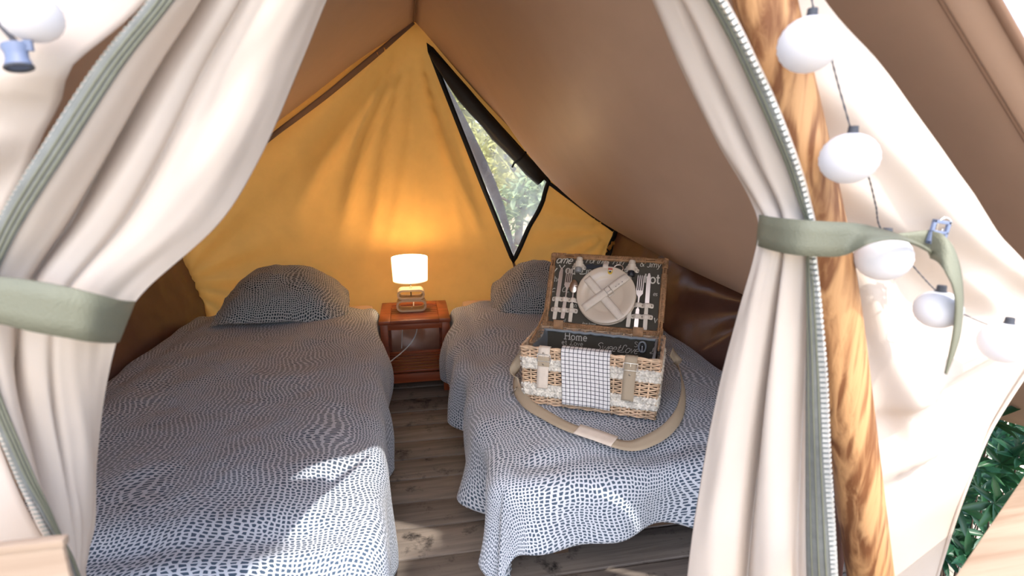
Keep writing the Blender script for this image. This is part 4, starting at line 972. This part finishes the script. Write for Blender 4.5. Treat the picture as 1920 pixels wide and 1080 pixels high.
# short loops for the shakers and the opener
for (p, w) in (((0.1098, 0.2333), .05), ((0.3026, 0.2344), .05)):
    x, z = p; holder([(x - .026, z - .006, .002), (x - .017, z - .004, .003), (x - .012, z, .020), (x, z + .001, .027), (x + .012, z, .020), (x + .017, z - .004, .003), (x + .026, z - .006, .002)], .016, 'shaker_holder')
    rivet(x - .022, z - .006, None); rivet(x + .022, z - .006, None)
x, z = (0.2086, 0.2455); holder([(x, z + .014, .002), (x, z + .008, .004), (x, z - .004, .016), (x, z - .014, .016), (x, z - .022, .004), (x, z - .028, .002)], .020, 'opener_holder'); rivet(x, z + .009, None, -.005)
# plate straps: two crossed leather bands with a buckle
def band(p0, p1, nm, w, extra=0):
    a, b = Vector((p0[0], 0, p0[1])), Vector((p1[0], 0, p1[1])); P_ = []
    for f, lift in ((-.03, .002), (0, .010), (.06, .0185), (.2, .0175 + extra), (.5, .016 + extra * 1.6), (.8, .0175 + extra), (.94, .0185), (1, .010), (1.03, .002)): q = a.lerp(b, f); P_.append((q.x, q.z, lift))
    return holder(P_, w, nm)
band((0.1414, 0.1896), (0.2842, 0.0472), 'plate_strap', .029)
band((0.1426, 0.0683), (0.2941, 0.2059), 'plate_strap', .029, .0022)
x, z = (0.2318, 0.1407); ang_ = math.atan2((0.2941, 0.2059)[1] - (0.1426, 0.0683)[1], (0.2941, 0.2059)[0] - (0.1426, 0.0683)[0])
Mb = ML @ Matrix.Translation((x, -.0225, z)) @ Matrix.Rotation(-ang_, 4, 'Y')
m = MB()
for q in ((-.011, -.009, -.017, .017), (.009, .011, -.017, .017), (-.009, .009, -.017, -.0148), (-.009, .009, .0148, .017), (-.009, .011, -.001, .001)): b2 = MB().box(q[0], q[1], -.0014, .0014, q[2], q[3], .0005); m.add(b2.v, b2.f)
obj('strap_buckle', m.tf(Mb), M['brass'], lid, auto=40)
for k in range(3): 
    p = Mb @ Matrix.Translation((.030 + k * .014, .0015, 0)) @ Matrix.Rotation(R(90), 4, 'X'); obj('strap_hole', MB().lathe([(0, .0012), (.0014, .0010), (.0016, 0)], n=8).tf(p), M['darkthing'], lid)
# things held on the lid
def held(x, z, y, rot=0): return MB_ @ ML @ Matrix.Translation((x, y, z)) @ Matrix.Rotation(R(rot), 4, 'Y')
px_, pz_ = (0.2206, 0.1297)
pla = thing('dinner_plate', 'round cream plate strapped upright inside basket lid', 'plate', M=held(px_, pz_, -.002))
prof = [(0, .004), (.058, .004), (.066, .006), (.072, .010), (.104, .0135), (.107, .0125), (.106, .010), (.075, .005), (.068, .0), (0, .0)]
obj('plate_body', MB().lathe(prof, n=64).tf(Matrix.Rotation(R(90), 4, 'X')), M['plate'], pla)
x, z = (0.2275, 0.2169); x -= px_; z -= pz_
bd = obj('badge', MB().prism([(-.0085, .010), (.0085, .010), (.009, -.002), (.006, -.0085), (0, -.011), (-.006, -.0085), (-.009, -.002)], .0, .0012).tf(Matrix.Translation((x, -.0135, z)) @ Matrix.Rotation(R(90), 4, 'X')), M['yellow'], pla, flat=True, label='small shield badge in red, white, black and yellow')
for (nm, o_, mt, hh) in (('badge_top', [(-.0075, .012), (.0075, .012), (.008, .0065), (-.008, .0065)], 'red', .0018), ('badge_field', [(-.0065, .006), (.0065, .006), (.0065, .0), (-.0065, .0)], 'print', .0018), ('badge_charge', [(0, .003), (.005, -.002), (.003, -.004), (-.003, -.004), (-.005, -.002)], 'darkthing', .0022)):
    obj(nm, MB().prism(o_, 0, hh).tf(Matrix.Translation((x, -.0135, z)) @ Matrix.Rotation(R(90), 4, 'X')), M[mt], bd, flat=True)
pl2 = thing('dinner_plate.001', 'second cream plate just showing below the strapped front plate', 'plate', M=held(px_ + .001, pz_ - .003, .0045))
obj('plate_body', MB().lathe([(r_, h_ * .5) for r_, h_ in prof], n=64).tf(Matrix.Rotation(R(90), 4, 'X')), M['plate'], pl2)
def flatpart(name, outline, th, mat, root, bev=.0006): 
    m = MB().prism(outline, -th / 2, th / 2).tf(Matrix.Rotation(R(90), 4, 'X')); return obj(name, m, M[mat], root, auto=35)
def sil(prof): return [(w, z) for z, w in prof] + [(-w, z) for z, w in reversed(prof)]
def hand(root, z0, z1, mat='handle'): return flatpart('handle', sil([(z0, .0052), (z0 + .002, .0068), (lerp(z0, z1, .3), .0072), (z1 - .004, .0060), (z1, .0050)]), .0065, mat, root)
def knife(p0, p1, hf, label, nm):
    a, b = Vector(p0), Vector(p1); ln = (a - b).length; rot = -math.degrees(math.atan2(a.x - b.x, a.y - b.y)); k = thing(nm, label, 'knife', M=held(b.x, b.y, -.007, -rot))
    flatpart('blade', [(-.0035, ln * hf), (.0035, ln * hf), (.0085, ln * hf + .006), (.0085, ln * .86), (.0075, ln * .95), (.004, ln), (-.001, ln * .995), (-.0058, ln * .9), (-.0062, ln * hf + .01)], .0016, 'steel', k); hand(k, 0, ln * hf + .002); return k
def fork(p0, p1, hf, label, nm, hmat):
    a, b = Vector(p0), Vector(p1); ln = (a - b).length; rot = -math.degrees(math.atan2(a.x - b.x, a.y - b.y)); k = thing(nm, label, 'fork', M=held(b.x, b.y, -.007, -rot))
    t0, t1 = ln * .70, ln; w = .0125; o_ = [(.0028, ln * hf), (.0024, ln * .56), (.004, ln * .60), (w, ln * .655), (w, t0)]
    for q in range(4):
        xr = w - q * (2 * w / 3.6) + .0; xl = xr - .0033
        o_ += [(xr, t0 + .002), (xr, t1 - .004), (xr - .0012, t1), (xl + .0004, t1 - .004), (xl, t0 + .002)]
    o_ += [(-w, ln * .655), (-.004, ln * .60), (-.0024, ln * .56), (-.0028, ln * hf)]
    flatpart('tines', o_, .0016, 'steel', k); hand(k, 0, ln * hf + .002, hmat); return k
def spoon(p0, p1, hf, label, nm):
    a, b = Vector(p0), Vector(p1); ln = (a - b).length; rot = -math.degrees(math.atan2(a.x - b.x, a.y - b.y)); k = thing(nm, label, 'spoon', M=held(b.x, b.y, -.007, -rot))
    m = MB(); rz, rx = ln * .165, .0165; zc = ln - rz
    def fn(u, v): 
        th = u * 2 * math.pi; r_ = v; x = rx * r_ * math.cos(th) * (1 - .12 * math.sin(th)); zz = rz * r_ * math.sin(th); return Vector((x, -.006 * (1 - r_ * r_), zc + zz))
    m.grid(fn, 28, 8); obj('bowl', m, M['steel'], k, solid=.001)
    flatpart('stem', [(.0024, ln * hf), (.0022, zc - rz * .9), (.004, zc - rz * .75), (-.004, zc - rz * .75), (-.0022, zc - rz * .9), (-.0024, ln * hf)], .0018, 'steel', k); hand(k, 0, ln * hf + .002); return k
knife((0.0441, 0.2232), (0.0423, 0.0232), .42, 'knife with cream handle at the left end of the basket lid', 'table_knife')
fork((0.0767, 0.2233), (0.0721, 0.029), .36, 'all metal fork beside the left knife in the basket lid', 'table_fork', 'steel')
spoon((0.0993, 0.1802), (0.1015, 0.0189), .42, 'spoon with bright bowl and cream handle left of the strapped plate', 'table_spoon')
fork((0.3374, 0.2138), (0.3361, 0.0145), .36, 'all metal fork right of the strapped plate in the basket lid', 'table_fork.001', 'steel')
knife((0.3633, 0.2223), (0.3674, 0.0152), .42, 'knife with cream handle at the right end of the basket lid', 'table_knife.001')
spoon((0.3117, 0.1425), (0.3082, 0.0196), .5, 'cream handled spoon mostly behind the right edge of strapped plate', 'table_spoon.001')
def shaker(p, label, nm, gm):
    k = thing(nm, label, 'shaker', M=held(p[0], p[1], -.014))
    obj('cap', MB().lathe([(0, .026), (.010, .0255), (.012, .023), (.012, .012), (.0145, .010), (.0145, -.012), (.011, -.014), (0, -.014)], n=24), M['handle'], k, auto=40)
    obj('jar', MB().lathe([(.0105, -.014), (.0125, -.018), (.0125, -.030), (.011, -.033), (0, -.033)], n=24), gm, k, auto=40); return k
t = NT('shaker_glass').set((.55, .56, .57), .08, 0, .7); t.p.inputs['Transmission Weight'].default_value = .6; M['glass'] = t.m
shaker((0.1105, 0.2393), 'cream capped shaker held at upper left of the strapped plate', 'spice_shaker', M['glass'])
shaker((0.3025, 0.2383), 'cream capped shaker with dark jar at upper right of strapped plate', 'spice_shaker.001', M['darkthing'])
x, z = (0.1848, 0.2333)
op = thing('bottle_opener', 'dark handled bottle opener tucked above the strapped plate', 'opener', M=held(x, z, -.009, 0))
obj('opener_handle', MB().prism([(-.046, -.009), (-.030, -.0105), (-.02, -.007), (-.01, -.0105), (.0, -.007), (.012, -.0105), (.05, -.008), (.054, 0), (.05, .007), (.01, .009), (-.012, .005), (-.026, .009), (-.046, .006), (-.05, 0)], -.003, .003).tf(Matrix.Rotation(R(90), 4, 'X')), M['darkthing'], op, auto=35)
obj('opener_ring', MB().tube([(.071 + .0165 * math.cos(k * .4189), 0, .013 * math.sin(k * .4189)) for k in range(15)], .0026, 6, closed=True), M['steel'], op)
# --- front straps with buckles
def bstrap(xc, w, z1, nm, holes, tab):
    pts = [(xc, .004, BH + .004), (xc, -.006, BH + .009), (xc, -.018, BH + .002), (xc - .0015, -.0195, .17), (xc - .004, -.019, .12), (xc - .006, -.018, z1)]
    P_ = spline(pts, 6); sk = .5
    A = [p + Vector((-w / 2, 0, -0.0)) for p in P_]; B = [p + Vector((w / 2, 0, 0)) for p in P_]
    o = obj(nm, MB().pairs(A, B, 1), M['canvas_strap'] if tab else M['leather'], bk, solid=.002); z = .178 if tab else .176
    m = MB(); hw = w / 2 + .004
    for q in ((-hw, -hw + .0026, -.014, .012), (hw - .0026, hw, -.014, .012), (-hw, hw, .0095, .012), (-hw, hw, -.014, -.0115)): b2 = MB().box(xc + q[0], xc + q[1], -.0235, -.020, z + q[2], z + q[3], .0008); m.add(b2.v, b2.f)
    m.tube([(xc, -.0225, z + .011), (xc, -.024, z)], .0012, 6)
    obj('strap_buckle', m, M['chrome'], o, auto=40)
    for h in holes: obj('eyelet', MB().lathe([(.0012, .001), (.003, .0012), (.0036, 0)], n=10).tf(Matrix.Translation((xc - .002, -.0212, h)) @ Matrix.Rotation(R(90), 4, 'X')), M['brass'], o)
    return o
s1 = bstrap(.070, .038, .066, 'front_strap', (.190, .163), False)
obj('strap_keeper', MB().box(.049, .088, -.0232, -.0198, .145, .178, .001), M['canvas_strap'], s1, auto=40)
obj('eyelet', MB().lathe([(.0012, .001), (.003, .0012), (.0036, 0)], n=10).tf(Matrix.Translation((.068, -.0235, .153)) @ Matrix.Rotation(R(90), 4, 'X')), M['brass'], s1)
s2 = bstrap(.346, .038, .062, 'front_strap', (.150,), True)
# lid hinges
for x in (.06, .345): obj('hinge_tab', MB().box(x - .018, x + .018, BD - .002, BD + .003, BH - .02, BH + .03, .001), M['willow_dark'], bk, auto=40)
# side stay cords from rim to lid
for x in (.004, BW - .004):
    a = Vector((x, .045 if x < .1 else .10, BH)); b = lidp(x, .08 if x < .1 else .06, .01); m = MB()
    for q in range(3): m.tube([a.lerp(b, k / 14) + Vector((0, math.cos(k * 1.3 + q * 2.1) * .0035, math.sin(k * 1.3 + q * 2.1) * .0035 - .012 * math.sin(math.pi * k / 14))) for k in range(15)], .0032, 6)
    obj('plaited_stay', m, M['willow_dark'], bk)
# --- beige shoulder strap lying round the basket
SP = [(0.3698, 1.6989, 0.59), (0.3473, 1.7175, 0.545), (0.3368, 1.7121, 0.5), (0.3356, 1.658, 0.472), (0.3531, 1.568, 0.466), (0.3881, 1.4929, 0.466), (0.4235, 1.4222, 0.468), (0.4571, 1.3792, 0.468), (0.5005, 1.3328, 0.468), (0.5389, 1.289, 0.468), (0.5825, 1.2667, 0.466), (0.6467, 1.2842, 0.466), (0.7215, 1.3292, 0.468), (0.8012, 1.4101, 0.472), (0.875, 1.5257, 0.478), (0.9284, 1.6435, 0.49), (0.945, 1.7144, 0.51), (0.9083, 1.6997, 0.56)]
TL = [80, 75, 65, 50, 30, 22, 15, 12, 12, 12, 20, 35, 45, 55, 65, 70, 75, 80]
def flatband(SP, TL, w, sub=6):
    P_ = spline(SP, sub); A, B = [], []; cen_ = Vector((.62, 1.6, 0))
    for i, p in enumerate(P_):
        t_ = P_[min(i + 1, len(P_) - 1)] - P_[max(i - 1, 0)]; t_.normalize(); side = t_.cross(Vector((0, 0, 1))).normalized()
        if side.dot(p - cen_) < 0: side = -side
        f = i / (len(P_) - 1) * (len(TL) - 1); j = min(int(f), len(TL) - 2); tl = R(lerp(TL[j], TL[j + 1], f - j)); up = side.cross(t_).normalized(); up = up if up.z > 0 else -up
        d_ = side * math.cos(tl) - up * math.sin(tl)
        A.append(p - d_ * w / 2 + up * (w / 2) * math.sin(tl) * .6); B.append(p + d_ * w / 2 + up * (w / 2) * math.sin(tl) * .6)
    return MB().pairs(A, B, 1)
MI = MB_.inverted()
ss = obj('shoulder_strap', flatband(SP, TL, .036).tf(MI), M['canvas_strap'], bk, solid=.0022)
obj('shoulder_pad', flatband([p[:2] + (p[2] + .004,) for p in SP[7:10]], [12, 12, 12], .046, 8).tf(MI), M['leather'], ss, solid=.003)
m = MB(); c = MI @ Vector(SP[3]); 
for dx in (-.006, .006): m.tube([c + Vector((-.018, dx - .01, .004)), c + Vector((-.004, dx - .012, .026))], .0018, 6)
m.tube([c + Vector((-.018, -.016, .004)), c + Vector((-.018, -.004, .004))], .0018, 6); m.tube([c + Vector((-.004, -.018, .026)), c + Vector((-.004, -.006, .026))], .0018, 6)
obj('strap_slider', m, M['brass'], ss)
# --- checked tea towel hung over the front rim
def tow(u, v):
    s = v * .262; x = lerp(.128, .284, u) + (.004 * (v - .3)) - .002 * math.sin(v * 5)
    if s < .045: y, z = .030 - s * .5 + .0, .168 + s * .85 if False else (.150 + s)
    if s < .045: return Vector((x, .010 + .002 * u, .165 + s))
    s -= .045
    if s < .03: a = math.pi * s / .03; return Vector((x, -.0055 + .0155 * math.cos(a), .210 + .005 * math.sin(a)))
    s -= .03; z = .210 - s
    return Vector((x, -.021 - flare(z) * .4 - .0025 * math.sin(u * 7 + 1) * (s / .2) - .002 * nz(u * 4, s * 20, 1) + (-.012 * max(0, (.012 - z)) / .02 if z < .012 else 0), max(z, .004) if z > -.01 else .004 + .15 * (z + .01)))
tm = MB().grid(tow, 30, 60, lambda u, v: (u * .156 + .001, v * .262))
tw = obj('tea_towel', tm, M['towel'], solid=.0022); tw.matrix_basis = MB_; tag(tw, 'black and white checked tea towel hanging over the basket front', 'towel')

# ---- repeats share a group
GROUPS = {'bed': 'single beds', 'duvet': 'spotted duvets', 'pillow': 'spotted pillows', 'curtain': 'door curtains', 'strap': 'tie-back straps', 'pole': 'front tent poles', 'lights': 'paper globe string lights',
          'plate': 'plates in the basket lid', 'knife': 'cutlery in the basket lid', 'fork': 'cutlery in the basket lid', 'spoon': 'cutlery in the basket lid', 'shaker': 'shakers in the basket lid', 'tree': 'trees outside the tent'}
for o in COL.objects:
    if o.parent is None and o.get('category') in GROUPS: o['group'] = GROUPS[o['category']]
